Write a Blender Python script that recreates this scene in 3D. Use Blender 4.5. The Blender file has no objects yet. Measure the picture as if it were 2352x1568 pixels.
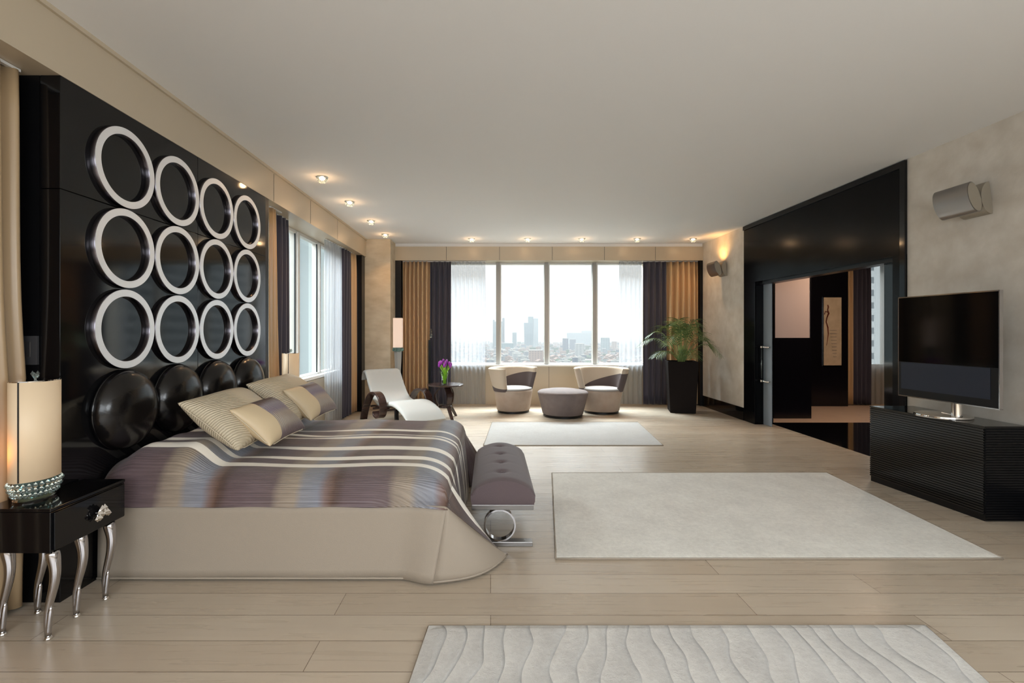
import bpy, bmesh, math, random
from mathutils import Vector, Matrix, kdtree
random.seed(7)
C = bpy.context.scene.collection
PI = math.pi

# ------------------------------------------------------------------ camera, sky, exposure
cam = bpy.data.cameras.new('camera'); camo = bpy.data.objects.new('camera', cam); C.objects.link(camo)
camo.location = (0, 0, 1.41); camo.rotation_euler = (PI/2, 0, 0)
cam.sensor_width = 36; cam.lens = 36*1110/2352
cam.shift_x = 49/2352; cam.shift_y = -24/2352
cam.clip_end = 20000; cam.clip_start = 0.05
bpy.context.scene.camera = camo
S = bpy.context.scene
S.view_settings.view_transform = 'Standard'; S.view_settings.look = 'None'
S.view_settings.exposure = 0.5; S.view_settings.gamma = 1; S.view_settings.use_curve_mapping = False
S.cycles.max_bounces = 10; S.cycles.diffuse_bounces = 5; S.cycles.glossy_bounces = 4
S.cycles.transmission_bounces = 6; S.cycles.transparent_max_bounces = 16; S.cycles.volume_bounces = 0
S.cycles.sample_clamp_indirect = 6; S.cycles.caustics_reflective = False; S.cycles.caustics_refractive = False
S.cycles.use_denoising = True

SKY = 2.15
W = bpy.data.worlds.new('overcast_sky'); S.world = W; W.use_nodes = True
wn = W.node_tree; wn.nodes.clear()
_o = wn.nodes.new('ShaderNodeOutputWorld'); _b = wn.nodes.new('ShaderNodeBackground')
_tc = wn.nodes.new('ShaderNodeTexCoord'); _sx = wn.nodes.new('ShaderNodeSeparateXYZ'); _cr = wn.nodes.new('ShaderNodeValToRGB')
wn.links.new(_tc.outputs['Generated'], _sx.inputs[0]); wn.links.new(_sx.outputs['Z'], _cr.inputs[0])
_cr.color_ramp.elements[0].position = 0.0; _cr.color_ramp.elements[0].color = (.25, .248, .24, 1)
_cr.color_ramp.elements[1].position = .95; _cr.color_ramp.elements[1].color = (1.3, 1.4, 1.5, 1)
for _p, _c in ((.012, (.262, .26, .252, 1)), (.08, (.31, .31, .308, 1)), (.14, (.40, .40, .40, 1)), (.24, (.7, .72, .75, 1)), (.5, (1.2, 1.26, 1.33, 1))):
    _e = _cr.color_ramp.elements.new(_p); _e.color = _c
wn.links.new(_cr.outputs[0], _b.inputs[0]); _b.inputs[1].default_value = SKY
wn.links.new(_b.outputs[0], _o.inputs[0])

def daylight(name, loc, rot, sx, sy, e, c=(.87, .94, 1.0)):
    l = bpy.data.lights.new(name, 'AREA'); l.shape = 'RECTANGLE'; l.size = sx; l.size_y = sy; l.energy = e; l.color = c
    o = bpy.data.objects.new(name, l); o.location = loc; o.rotation_euler = rot; C.objects.link(o)
daylight('rear_window_daylight', (0.9, -3.3, 2.1), (PI/2-.62, 0, 0), 5.6, 2.0, 130)
daylight('near_right_fill_light', (3.9, -1.5, 1.75), (0, PI/2-.25, 0), 2.0, 2.6, 120)  # added off-frame fill to brighten the rings; right wall has no window here
daylight('near_left_fill_light', (-2.2, -1.7, 1.6), (0, -PI/2+.25, 0), 2.0, 2.4, 45)  # added off-frame fill for the right wall, set before the solid left wall
daylight('far_window_skylight', (1.1, 11.2, 5.3), (-1.05, 0, 0), 6.0, 3.2, 3200)
daylight('left_window_skylight', (-4.6, 6.8, 5.2), (0, -1.0, 0), 3.0, 3.8, 1350)

# ------------------------------------------------------------------ helpers
def lin(c):
    return tuple((x/255/12.92 if x/255 <= .04045 else ((x/255+.055)/1.055)**2.4) for x in c)
def col(c): return (*lin(c), 1)

def mat(name, c, rough=.5, metal=0., bump=None, var=None, spec=.5, **kw):
    """c: sRGB 0-255. bump=(scale, strength, stretch). var=(scale, amount, stretch, c2)"""
    m = bpy.data.materials.new(name); m.use_nodes = True
    nt = m.node_tree; p = nt.nodes['Principled BSDF']
    p.inputs['Base Color'].default_value = col(c); p.inputs['Roughness'].default_value = rough
    p.inputs['Metallic'].default_value = metal; p.inputs['Specular IOR Level'].default_value = spec
    for k, v in kw.items(): p.inputs[k.replace('_', ' ')].default_value = v
    tc = nt.nodes.new('ShaderNodeTexCoord')
    def noise(scale, stretch, detail=8):
        mp = nt.nodes.new('ShaderNodeMapping'); mp.inputs['Scale'].default_value = stretch
        n = nt.nodes.new('ShaderNodeTexNoise'); n.inputs['Scale'].default_value = scale; n.inputs['Detail'].default_value = detail
        nt.links.new(tc.outputs['Object'], mp.inputs[0]); nt.links.new(mp.outputs[0], n.inputs['Vector'])
        return n
    if var:
        n = noise(var[0], var[2]); r = nt.nodes.new('ShaderNodeValToRGB')
        r.color_ramp.elements[0].position = .5-var[1]; r.color_ramp.elements[0].color = col(c)
        r.color_ramp.elements[1].position = .5+var[1]; r.color_ramp.elements[1].color = col(var[3])
        nt.links.new(n.outputs['Fac'], r.inputs[0]); nt.links.new(r.outputs[0], p.inputs['Base Color'])
    if bump:
        n = noise(bump[0], bump[2]); b = nt.nodes.new('ShaderNodeBump'); b.inputs['Strength'].default_value = bump[1]
        b.inputs['Distance'].default_value = .01
        nt.links.new(n.outputs['Fac'], b.inputs['Height']); nt.links.new(b.outputs[0], p.inputs['Normal'])
    return m

class MB:
    def __init__(s): s.v = []; s.f = []; s.mi = []; s.cur = 0
    def add(s, vs, fs):
        b = len(s.v); s.v += [tuple(v) for v in vs]
        for f in fs: s.f.append(tuple(b+i for i in f)); s.mi.append(s.cur)
        return s
    def box(s, x0, x1, y0, y1, z0, z1):
        return s.add([(x0,y0,z0),(x1,y0,z0),(x1,y1,z0),(x0,y1,z0),(x0,y0,z1),(x1,y0,z1),(x1,y1,z1),(x0,y1,z1)],
              [(0,3,2,1),(4,5,6,7),(0,1,5,4),(1,2,6,5),(2,3,7,6),(3,0,4,7)])
    def prism(s, poly, a0, a1, ax='z'):
        n = len(poly)
        def P(p, a): return {'z': (p[0],p[1],a), 'y': (p[0],a,p[1]), 'x': (a,p[0],p[1])}[ax]
        vs = [P(p, a0) for p in poly]+[P(p, a1) for p in poly]
        fs = [tuple(range(n))[::-1], tuple(range(n, 2*n))]+[(i,(i+1)%n,n+(i+1)%n,n+i) for i in range(n)]
        return s.add(vs, fs)
    def grid(s, rows, closed=False):
        nr = len(rows); nc = len(rows[0]); vs = [p for r in rows for p in r]; fs = []
        for i in range(nr-1):
            for j in range(nc if closed else nc-1):
                k = (j+1) % nc
                fs.append((i*nc+j, i*nc+k, (i+1)*nc+k, (i+1)*nc+j))
        return s.add(vs, fs)
    def lathe(s, prof, seg=32, c=(0,0,0), sx=1, sy=1, capb=True, capt=True):
        rows = [[(c[0]+r*sx*math.cos(2*PI*k/seg), c[1]+r*sy*math.sin(2*PI*k/seg), c[2]+z) for k in range(seg)] for r, z in prof]
        b = len(s.v); s.grid(rows, True)
        if capb: s.f.append(tuple(b+k for k in range(seg))[::-1]); s.mi.append(s.cur)
        if capt: s.f.append(tuple(b+(len(rows)-1)*seg+k for k in range(seg))); s.mi.append(s.cur)
        return s
    def tube(s, pts, rad, seg=10, flat=None, caps=True):
        pts = [Vector(p) for p in pts]; n = len(pts)
        if not hasattr(rad, '__len__'): rad = [rad]*n
        rows = []; up = None
        for i, p in enumerate(pts):
            t = (pts[min(i+1,n-1)]-pts[max(i-1,0)]).normalized()
            if up is None:
                up = Vector((0,0,1)) if abs(t.z) < .9 else Vector((1,0,0))
            a = t.cross(up).normalized(); b2 = a.cross(t).normalized(); up = b2
            fx, fy = flat if flat else (1, 1)
            rows.append([tuple(p+a*math.cos(2*PI*k/seg)*rad[i]*fx+b2*math.sin(2*PI*k/seg)*rad[i]*fy) for k in range(seg)])
        b = len(s.v); s.grid(rows, True)
        if caps:
            s.f.append(tuple(b+k for k in range(seg))[::-1]); s.mi.append(s.cur)
            s.f.append(tuple(b+(n-1)*seg+k for k in range(seg))); s.mi.append(s.cur)
        return s
    def build(s, name, m, parent=None, smooth=False, bevel=0, world=False, sub=0, solid=0, weld=False, seg=2, autos=None):
        me = bpy.data.meshes.new(name)
        off = Vector(parent.location) if (parent is not None and world) else Vector((0,0,0))
        me.from_pydata([tuple(Vector(v)-off) for v in s.v], [], s.f)
        ms = m if isinstance(m, (list, tuple)) else [m]
        for x in ms: me.materials.append(x)
        for i, p in enumerate(me.polygons): p.material_index = s.mi[i]
        bm = bmesh.new(); bm.from_mesh(me)
        if weld: bmesh.ops.remove_doubles(bm, verts=bm.verts, dist=1e-4)
        bmesh.ops.recalc_face_normals(bm, faces=bm.faces); bm.to_mesh(me); bm.free()
        if smooth:
            for p in me.polygons: p.use_smooth = True
        o = bpy.data.objects.new(name, me); C.objects.link(o)
        if parent is not None: o.parent = parent
        if solid:
            md = o.modifiers.new('solid', 'SOLIDIFY'); md.thickness = solid; md.offset = 0
        if bevel:
            md = o.modifiers.new('bevel', 'BEVEL'); md.width = bevel; md.segments = seg; md.limit_method = 'ANGLE'
        if sub:
            md = o.modifiers.new('sub', 'SUBSURF'); md.levels = sub; md.render_levels = sub
        if smooth and autos:
            me.set_sharp_from_angle(angle=math.radians(autos))
        return o

def tag(o, label, cat, group=None, kind=None):
    o['label'] = label; o['category'] = cat
    if group: o['group'] = group
    if kind: o['kind'] = kind
    return o
def thing(name, label, cat, loc=(0,0,0), rotz=0, group=None):
    o = bpy.data.objects.new(name, None); o.empty_display_size = .1; C.objects.link(o)
    o.location = loc; o.rotation_euler = (0,0,rotz)
    return tag(o, label, cat, group)
def struct(name, mb, m, label=None, parent=None, **kw):
    o = mb.build(name, m, parent, **kw)
    if parent is None: o['kind'] = 'structure'
    if label: o['label'] = label
    return o
def dup(root, loc, rotz=None, label=None, scale=None):
    r = root.copy(); C.objects.link(r); r.location = loc
    if rotz is not None: r.rotation_euler = (0,0,rotz)
    if scale: r.scale = scale
    if label: r['label'] = label
    for ch in list(root.children):
        c = ch.copy(); C.objects.link(c); c.parent = r
        for g in list(ch.children):
            d = g.copy(); C.objects.link(d); d.parent = c
    return r
def B(x0,x1,y0,y1,z0,z1): return MB().box(x0,x1,y0,y1,z0,z1)
def lerp(a, b, t): return a+(b-a)*t
def ss(t): t = max(0, min(1, t)); return t*t*(3-2*t)

# ------------------------------------------------------------------ materials
M = {}
M['ceil'] = mat('ceiling_paint', (226,226,226), .8)
M['fascia'] = mat('beige_panel', (182,168,146), .33)
M['plaster'] = mat('plaster_wallpaper', (206,199,188), .55, var=(5.5,.17,(1,1,1),(190,181,168)), bump=(14,.25,(1,1,1)))
M['column'] = mat('column_wallpaper', (208,194,170), .7, var=(4,.2,(1,1,2),(184,168,142)))
M['lacquer'] = mat('black_lacquer', (11,11,13), .07, spec=.40)
M['lacq_sat'] = mat('black_satin', (9,9,11), .3, spec=.3)
M['blackwall'] = mat('black_wall', (14,12,18), .25)
M['ribs'] = mat('ribbed_black_lacquer', (12,12,14), .16, spec=.6)
M['leather'] = mat('black_leather', (16,14,14), .2, bump=(60,.08,(1,1,1)))
M['aluminium'] = mat('brushed_white_metal', (250,250,252), .36, .6, bump=(60,.08,(.3,1,1)))
M['steel'] = mat('polished_steel', (190,188,190), .12, 1.)
M['steelside'] = mat('dark_steel_side', (110,105,110), .22, 1.)
M['brushed'] = mat('brushed_steel', (150,147,145), .32, 1., bump=(120,.05,(.1,1,1)))
M['chrome'] = mat('chrome', (225,222,218), .05, 1.)
M['sconcecap'] = mat('sconce_cap', (150,142,128), .4, .3)
M['navy'] = mat('navy_velvet', (50,47,62), .7, Sheen_Weight=.3)
M['gold'] = mat('gold_satin', (190,156,114), .38, Sheen_Weight=.2, spec=.6)
M['taffeta'] = mat('pale_gold_satin', (164,140,108), .35, spec=.6)
M['white_frame'] = mat('white_window_frame', (205,203,198), .4)
M['grey_frame'] = mat('grey_aluminium_frame', (150,146,140), .4, .2)
M['gasket'] = mat('dark_gasket', (40,48,50), .5)
M['sill'] = mat('white_sill', (236,236,234), .3)
M['cream'] = mat('cream_cotton', (152,140,125), .75, bump=(180,.1,(1,1,1)))
M['creamsham'] = mat('cream_taffeta', (204,190,166), .42)
M['mauve'] = mat('mauve_velvet', (88,74,76), .8, Sheen_Weight=.2, bump=(120,.12,(1,1,1)))
M['greyfab'] = mat('taupe_suede', (118,106,102), .85, var=(9,.25,(1,1,1),(104,93,90)))
M['darkfab'] = mat('dark_taupe_suede', (84,74,74), .85)
M['creamfab'] = mat('cream_suede', (188,174,156), .85)
M['seatfab'] = mat('pale_grey_suede', (160,157,154), .85)
M['drumfab'] = mat('warm_grey_suede', (172,156,142), .85, var=(8,.25,(1,1,1),(160,142,128)))
M['walnut'] = mat('dark_walnut', (58,38,32), .22, var=(8,.25,(1,1,8),(38,24,20)))
M['whitefab'] = mat('off_white_weave', (166,166,162), .85, bump=(150,.2,(1,1,1)))
M['planter'] = mat('black_brown_fibre', (24,18,16), .7, spec=.12)
M['soil'] = mat('potting_soil', (44,32,24), .95, bump=(60,.8,(1,1,1)))
M['leaf'] = mat('palm_leaf', (62,92,44), .38, var=(4,.2,(1,1,1),(88,116,60)))
M['stem'] = mat('palm_stem', (120,140,80), .5)
M['tulip'] = mat('purple_petal', (118,24,130), .5, var=(30,.2,(1,1,1),(160,50,170)))
M['tulipstem'] = mat('fresh_green_stem', (140,190,50), .45)
M['screen'] = mat('black_screen_glass', (5,5,6), .08, spec=.22)
M['tvblue'] = mat('dark_blue_speaker_cloth', (17,25,42), .6)
M['soffit'] = mat('soffit_paint', (186,172,150), .5)
M['glass'] = None
def glassmat(name, tint, rough=0., alpha=.92):
    m = bpy.data.materials.new(name); m.use_nodes = True; nt = m.node_tree; nt.nodes.clear()
    o = nt.nodes.new('ShaderNodeOutputMaterial'); mx = nt.nodes.new('ShaderNodeMixShader')
    t = nt.nodes.new('ShaderNodeBsdfTransparent'); g = nt.nodes.new('ShaderNodeBsdfGlossy')
    lw = nt.nodes.new('ShaderNodeLayerWeight'); lw.inputs[0].default_value = .5   # facing: same on both sides of the pane
    pw = nt.nodes.new('ShaderNodeMath'); pw.operation = 'POWER'; pw.inputs[1].default_value = 5; nt.links.new(lw.outputs['Facing'], pw.inputs[0])
    f = nt.nodes.new('ShaderNodeMath'); f.operation = 'MULTIPLY_ADD'; f.inputs[1].default_value = .8; f.inputs[2].default_value = .003; nt.links.new(pw.outputs[0], f.inputs[0])
    t.inputs[0].default_value = (*tint, 1); g.inputs['Roughness'].default_value = rough
    nt.links.new(f.outputs[0], mx.inputs[0]); nt.links.new(t.outputs[0], mx.inputs[1]); nt.links.new(g.outputs[0], mx.inputs[2])
    nt.links.new(mx.outputs[0], o.inputs[0]); return m
M['glass'] = glassmat('clear_window_glass', (.96,.98,.97))
M['frost'] = mat('frosted_glass', (150,160,170), .25, spec=.6, Alpha=.8)
M['crystal'] = mat('crystal_glass', (235,250,249), .02, Transmission_Weight=.95, IOR=1.5)
M['teal'] = mat('teal_crystal', (178,224,222), .06, Transmission_Weight=.85, IOR=1.5)

def sheermat(name, c, op, tr=.6):
    m = bpy.data.materials.new(name); m.use_nodes = True; nt = m.node_tree; nt.nodes.clear()
    o = nt.nodes.new('ShaderNodeOutputMaterial'); mx = nt.nodes.new('ShaderNodeMixShader'); m2 = nt.nodes.new('ShaderNodeMixShader')
    t = nt.nodes.new('ShaderNodeBsdfTransparent'); d = nt.nodes.new('ShaderNodeBsdfDiffuse'); l = nt.nodes.new('ShaderNodeBsdfTranslucent')
    for x in (d, l): x.inputs[0].default_value = col(c)
    mx.inputs[0].default_value = op; m2.inputs[0].default_value = tr
    nt.links.new(d.outputs[0], m2.inputs[1]); nt.links.new(l.outputs[0], m2.inputs[2])
    nt.links.new(t.outputs[0], mx.inputs[1]); nt.links.new(m2.outputs[0], mx.inputs[2]); nt.links.new(mx.outputs[0], o.inputs[0])
    return m
M['sheer'] = sheermat('sheer_voile', (176,179,184), .52, .45)
M['glassvase'] = glassmat('clear_vase_glass', (.93,.97,.93))

def emis(name, c, s, base=(240,225,200), rough=.5):
    m = mat(name, base, rough); p = m.node_tree.nodes['Principled BSDF']
    p.inputs['Emission Color'].default_value = col(c); p.inputs['Emission Strength'].default_value = s
    return m
M['shade'] = emis('lit_silk_shade', (255,208,158), .10, (208,190,162))
M['shade_white'] = emis('lit_white_shade', (255,214,190), .30, (215,200,186))
M['led'] = emis('lit_downlight_lens', (255,232,200), 4)

def ramp(nt, stops, interp='LINEAR'):
    r = nt.nodes.new('ShaderNodeValToRGB'); r.color_ramp.interpolation = interp
    e = r.color_ramp.elements
    e[0].position = stops[0][0]; e[0].color = col(stops[0][1]); e[1].position = stops[-1][0]; e[1].color = col(stops[-1][1])
    for p, c in stops[1:-1]:
        x = e.new(p); x.color = col(c)
    return r
def math_node(nt, op, a, b=None):
    n = nt.nodes.new('ShaderNodeMath'); n.operation = op
    for i, x in enumerate((a, b)):
        if x is None: continue
        if isinstance(x, (int, float)): n.inputs[i].default_value = x
        else: nt.links.new(x, n.inputs[i])
    return n.outputs[0]

# oak floor
def floor_mat():
    m = mat('oak_floor', (176,156,132), .24); nt = m.node_tree; p = nt.nodes['Principled BSDF']
    tc = nt.nodes.new('ShaderNodeTexCoord'); L = nt.links.new
    br = nt.nodes.new('ShaderNodeTexBrick'); br.offset = .37; br.offset_frequency = 2
    br.inputs['Scale'].default_value = 1; br.inputs['Brick Width'].default_value = 2.1; br.inputs['Row Height'].default_value = .2
    br.inputs['Mortar Size'].default_value = .0016; br.inputs['Mortar Smooth'].default_value = .2
    br.inputs['Color1'].default_value = (0,0,0,1); br.inputs['Color2'].default_value = (1,1,1,1); br.inputs['Mortar'].default_value = (.5,.5,.5,1)
    L(tc.outputs['Object'], br.inputs['Vector'])
    mp = nt.nodes.new('ShaderNodeMapping'); mp.inputs['Scale'].default_value = (.8, 16, 1); L(tc.outputs['Object'], mp.inputs[0])
    n1 = nt.nodes.new('ShaderNodeTexNoise'); n1.inputs['Scale'].default_value = 2.2; n1.inputs['Detail'].default_value = 8; n1.inputs['Distortion'].default_value = .6
    L(mp.outputs[0], n1.inputs['Vector'])
    mp2 = nt.nodes.new('ShaderNodeMapping'); mp2.inputs['Scale'].default_value = (3, 1.2, 1); L(tc.outputs['Object'], mp2.inputs[0])
    n2 = nt.nodes.new('ShaderNodeTexNoise'); n2.inputs['Scale'].default_value = 1.2; L(mp2.outputs[0], n2.inputs['Vector'])
    a = math_node(nt, 'MULTIPLY', br.outputs['Color'], .26)
    b = math_node(nt, 'ADD', math_node(nt, 'MULTIPLY', n1.outputs['Fac'], .26), .18)
    c = math_node(nt, 'MULTIPLY', n2.outputs['Fac'], .22)
    s = math_node(nt, 'ADD', math_node(nt, 'ADD', a, b), c)
    r = ramp(nt, [(.2,(160,145,126)), (.5,(180,165,146)), (.8,(194,181,163))]); L(s, r.inputs[0])
    mx = nt.nodes.new('ShaderNodeMixRGB'); mx.inputs[2].default_value = col((92,72,56))
    L(br.outputs['Fac'], mx.inputs[0]); L(r.outputs[0], mx.inputs[1]); L(mx.outputs[0], p.inputs['Base Color'])
    bp = nt.nodes.new('ShaderNodeBump'); bp.inputs['Strength'].default_value = .25; bp.inputs['Distance'].default_value = .002; bp.invert = True
    L(br.outputs['Fac'], bp.inputs['Height']); L(bp.outputs[0], p.inputs['Normal'])
    rr = nt.nodes.new('ShaderNodeMapRange'); rr.inputs[3].default_value = .2; rr.inputs[4].default_value = .38
    L(n1.outputs['Fac'], rr.inputs[0]); L(rr.outputs[0], p.inputs['Roughness'])
    return m
M['floor'] = floor_mat()

def rug_mat(name, c1, c2, waves):
    m = mat(name, c1, .95); nt = m.node_tree; p = nt.nodes['Principled BSDF']; L = nt.links.new
    p.inputs['Sheen Weight'].default_value = .3
    tc = nt.nodes.new('ShaderNodeTexCoord')
    n = nt.nodes.new('ShaderNodeTexNoise'); n.inputs['Scale'].default_value = 35; n.inputs['Detail'].default_value = 8; n.inputs['Roughness'].default_value = .75
    L(tc.outputs['Object'], n.inputs['Vector'])
    n2 = nt.nodes.new('ShaderNodeTexNoise'); n2.inputs['Scale'].default_value = 3.5; L(tc.outputs['Object'], n2.inputs['Vector'])
    s = math_node(nt, 'ADD', math_node(nt, 'MULTIPLY', n.outputs['Fac'], .65), math_node(nt, 'MULTIPLY', n2.outputs['Fac'], .35))
    r = ramp(nt, [(.36, c2), (.62, c1)]); L(s, r.inputs[0])
    bp = nt.nodes.new('ShaderNodeBump'); bp.inputs['Strength'].default_value = .6; bp.inputs['Distance'].default_value = .006
    if waves:
        wv = nt.nodes.new('ShaderNodeTexWave'); wv.wave_type = 'BANDS'; wv.bands_direction = 'X'; wv.wave_profile = 'SAW'
        wv.inputs['Scale'].default_value = 2.9; wv.inputs['Distortion'].default_value = 7.5; wv.inputs['Detail'].default_value = 1.0; wv.inputs['Detail Scale'].default_value = .85
        mp = nt.nodes.new('ShaderNodeMapping'); mp.inputs['Scale'].default_value = (1, .9, 1); mp.inputs['Rotation'].default_value = (0,0,.12)
        L(tc.outputs['Object'], mp.inputs[0]); L(mp.outputs[0], wv.inputs['Vector'])
        gv = math_node(nt, 'MULTIPLY', math_node(nt, 'POWER', wv.outputs['Fac'], 10), -1.6)
        h = math_node(nt, 'ADD', gv, math_node(nt, 'MULTIPLY', n.outputs['Fac'], .5))
        L(h, bp.inputs['Height']); bp.inputs['Distance'].default_value = .022; bp.inputs['Strength'].default_value = .9
        sh_ = nt.nodes.new('ShaderNodeMixRGB'); sh_.blend_type = 'MULTIPLY'; sh_.inputs[2].default_value = (.70,.70,.71,1)
        L(math_node(nt, 'MULTIPLY', wv.outputs['Fac'], .8), sh_.inputs[0]); L(r.outputs[0], sh_.inputs[1]); L(sh_.outputs[0], p.inputs['Base Color'])
    else:
        mp = nt.nodes.new('ShaderNodeMapping'); mp.inputs['Scale'].default_value = (1, 1, 1)
        wv = nt.nodes.new('ShaderNodeTexWave'); wv.bands_direction = 'Y'; wv.inputs['Scale'].default_value = 26; wv.inputs['Distortion'].default_value = 1.5
        L(tc.outputs['Object'], wv.inputs['Vector'])
        h = math_node(nt, 'ADD', math_node(nt, 'MULTIPLY', wv.outputs['Fac'], .35), n.outputs['Fac'])
        L(h, bp.inputs['Height']); L(r.outputs[0], p.inputs['Base Color'])
    L(bp.outputs[0], p.inputs['Normal'])
    return m
M['rug1'] = rug_mat('pale_pile_rug', (230,226,216), (204,199,189), False)
M['rug2'] = rug_mat('carved_pile_rug', (226,222,214), (204,199,191), True)
M['rug3'] = rug_mat('grey_pile_rug', (176,174,170), (160,157,153), False)

# striped bedspread fabric: stripes run along X, patches repeat along X
def spread_mat():
    m = mat('striped_taffeta', (120,102,104), .42); nt = m.node_tree; p = nt.nodes['Principled BSDF']; L = nt.links.new
    p.inputs['Sheen Weight'].default_value = .15
    at = nt.nodes.new('ShaderNodeAttribute'); at.attribute_name = 'UVMap'; at.attribute_type = 'GEOMETRY'
    sx = nt.nodes.new('ShaderNodeSeparateXYZ'); L(at.outputs['Vector'], sx.inputs[0])
    nz = nt.nodes.new('ShaderNodeTexNoise'); nz.inputs['Scale'].default_value = 9; nz.inputs['Detail'].default_value = 5; L(at.outputs['Vector'], nz.inputs['Vector'])
    u = math_node(nt, 'ADD', sx.outputs['X'], math_node(nt, 'MULTIPLY', nz.outputs['Fac'], .05))
    fr = math_node(nt, 'FRACT', math_node(nt, 'DIVIDE', math_node(nt, 'ADD', u, 1.53+.66*4), .66))
    r = ramp(nt, [(0,(82,60,52)), (.035,(80,62,58)), (.09,(92,75,77)), (.30,(98,82,85)), (.46,(98,82,82)), (.53,(136,122,108)), (.66,(146,132,116)),
                  (.72,(128,127,131)), (.86,(126,128,137)), (.93,(118,98,94)), (.982,(98,74,62)), (1,(82,60,52))])
    L(fr, r.inputs[0])
    n2 = nt.nodes.new('ShaderNodeTexNoise'); n2.inputs['Scale'].default_value = 5; mp = nt.nodes.new('ShaderNodeMapping'); mp.inputs['Scale'].default_value = (1,14,1)
    L(at.outputs['Vector'], mp.inputs[0]); L(mp.outputs[0], n2.inputs['Vector'])
    mxn = nt.nodes.new('ShaderNodeMixRGB'); mxn.blend_type = 'OVERLAY'; mxn.inputs[0].default_value = .45
    L(r.outputs[0], mxn.inputs[1]); L(n2.outputs['Fac'], mxn.inputs[2])
    v = sx.outputs['Y']; mask = None
    for c, w in ((2.965,.078), (3.125,.062), (3.39,.075), (3.715,.056), (3.83,.04), (3.985,.052)):
        t = math_node(nt, 'LESS_THAN', math_node(nt, 'ABSOLUTE', math_node(nt, 'SUBTRACT', v, c)), w/2)
        mask = t if mask is None else math_node(nt, 'MAXIMUM', mask, t)
    mx = nt.nodes.new('ShaderNodeMixRGB'); mx.inputs[2].default_value = col((252,245,232))
    L(mask, mx.inputs[0]); L(mxn.outputs[0], mx.inputs[1]); L(mx.outputs[0], p.inputs['Base Color'])
    wv = nt.nodes.new('ShaderNodeTexWave'); wv.bands_direction = 'Y'; wv.inputs['Scale'].default_value = 24; wv.inputs['Distortion'].default_value = .5; wv.inputs['Detail Scale'].default_value = .6
    L(at.outputs['Vector'], wv.inputs['Vector'])
    inv = math_node(nt, 'SUBTRACT', 1, mask)
    h = math_node(nt, 'MULTIPLY', wv.outputs['Fac'], inv)
    h2 = math_node(nt, 'ADD', h, math_node(nt, 'MULTIPLY', nz.outputs['Fac'], 2.0))
    bp = nt.nodes.new('ShaderNodeBump'); bp.inputs['Strength'].default_value = .7; bp.inputs['Distance'].default_value = .003
    L(h2, bp.inputs['Height']); L(bp.outputs[0], p.inputs['Normal'])
    return m
M['spread'] = spread_mat()

# pleated cream sham: pleats at one half of the face (object X), plain at the other
def sham_mat(flip):
    m = mat('pleated_cream_sham', (200,186,160), .42); nt = m.node_tree; p = nt.nodes['Principled BSDF']; L = nt.links.new
    tc = nt.nodes.new('ShaderNodeTexCoord'); sx = nt.nodes.new('ShaderNodeSeparateXYZ'); L(tc.outputs['Object'], sx.inputs[0])
    wv = nt.nodes.new('ShaderNodeTexWave'); wv.bands_direction = 'Y'; wv.inputs['Scale'].default_value = 21; wv.inputs['Distortion'].default_value = 5; wv.inputs['Detail Scale'].default_value = .5
    mp = nt.nodes.new('ShaderNodeMapping'); mp.inputs['Rotation'].default_value = (0,0,.35); L(tc.outputs['Object'], mp.inputs[0]); L(mp.outputs[0], wv.inputs['Vector'])
    ms = nt.nodes.new('ShaderNodeMapRange'); ms.inputs[1].default_value = .02; ms.inputs[2].default_value = .10; L(math_node(nt, 'MULTIPLY', sx.outputs['X'], -1), ms.inputs[0])
    nz = nt.nodes.new('ShaderNodeTexNoise'); nz.inputs['Scale'].default_value = 10; L(tc.outputs['Object'], nz.inputs['Vector'])
    h = math_node(nt, 'ADD', math_node(nt, 'MULTIPLY', wv.outputs['Fac'], ms.outputs[0]), math_node(nt, 'MULTIPLY', nz.outputs['Fac'], .8))
    bp = nt.nodes.new('ShaderNodeBump'); bp.inputs['Strength'].default_value = .7; bp.inputs['Distance'].default_value = .008; L(h, bp.inputs['Height']); L(bp.outputs[0], p.inputs['Normal'])
    return m
M['sham'] = sham_mat(0)
def smallpillow_mat():
    m = mat('banded_taffeta', (130,112,116), .38); nt = m.node_tree; p = nt.nodes['Principled BSDF']; L = nt.links.new
    tc = nt.nodes.new('ShaderNodeTexCoord'); sx = nt.nodes.new('ShaderNodeSeparateXYZ'); L(tc.outputs['Object'], sx.inputs[0])
    v = math_node(nt, 'ADD', math_node(nt, 'MULTIPLY', sx.outputs['Y'], 2.6), .5)
    r = ramp(nt, [(0,(104,88,92)), (.12,(120,104,106)), (.22,(158,144,130)), (.42,(166,152,140)), (.54,(128,118,134)), (.68,(146,138,146)), (.76,(84,64,62)), (1,(92,70,68))])
    L(v, r.inputs[0])
    mx = nt.nodes.new('ShaderNodeMixRGB'); mx.inputs[2].default_value = col((205,184,150)); L(math_node(nt, 'LESS_THAN', sx.outputs['X'], -.115), mx.inputs[0])
    L(r.outputs[0], mx.inputs[1]); L(mx.outputs[0], p.inputs['Base Color'])
    wv = nt.nodes.new('ShaderNodeTexWave'); wv.bands_direction = 'X'; wv.inputs['Scale'].default_value = 20; wv.inputs['Distortion'].default_value = 3; L(tc.outputs['Object'], wv.inputs['Vector'])
    bp = nt.nodes.new('ShaderNodeBump'); bp.inputs['Strength'].default_value = .5; bp.inputs['Distance'].default_value = .006; L(math_node(nt, 'MULTIPLY', wv.outputs['Fac'], math_node(nt, 'GREATER_THAN', sx.outputs['X'], -.115)), bp.inputs['Height']); L(bp.outputs[0], p.inputs['Normal'])
    return m
M['smallp'] = smallpillow_mat()

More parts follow.
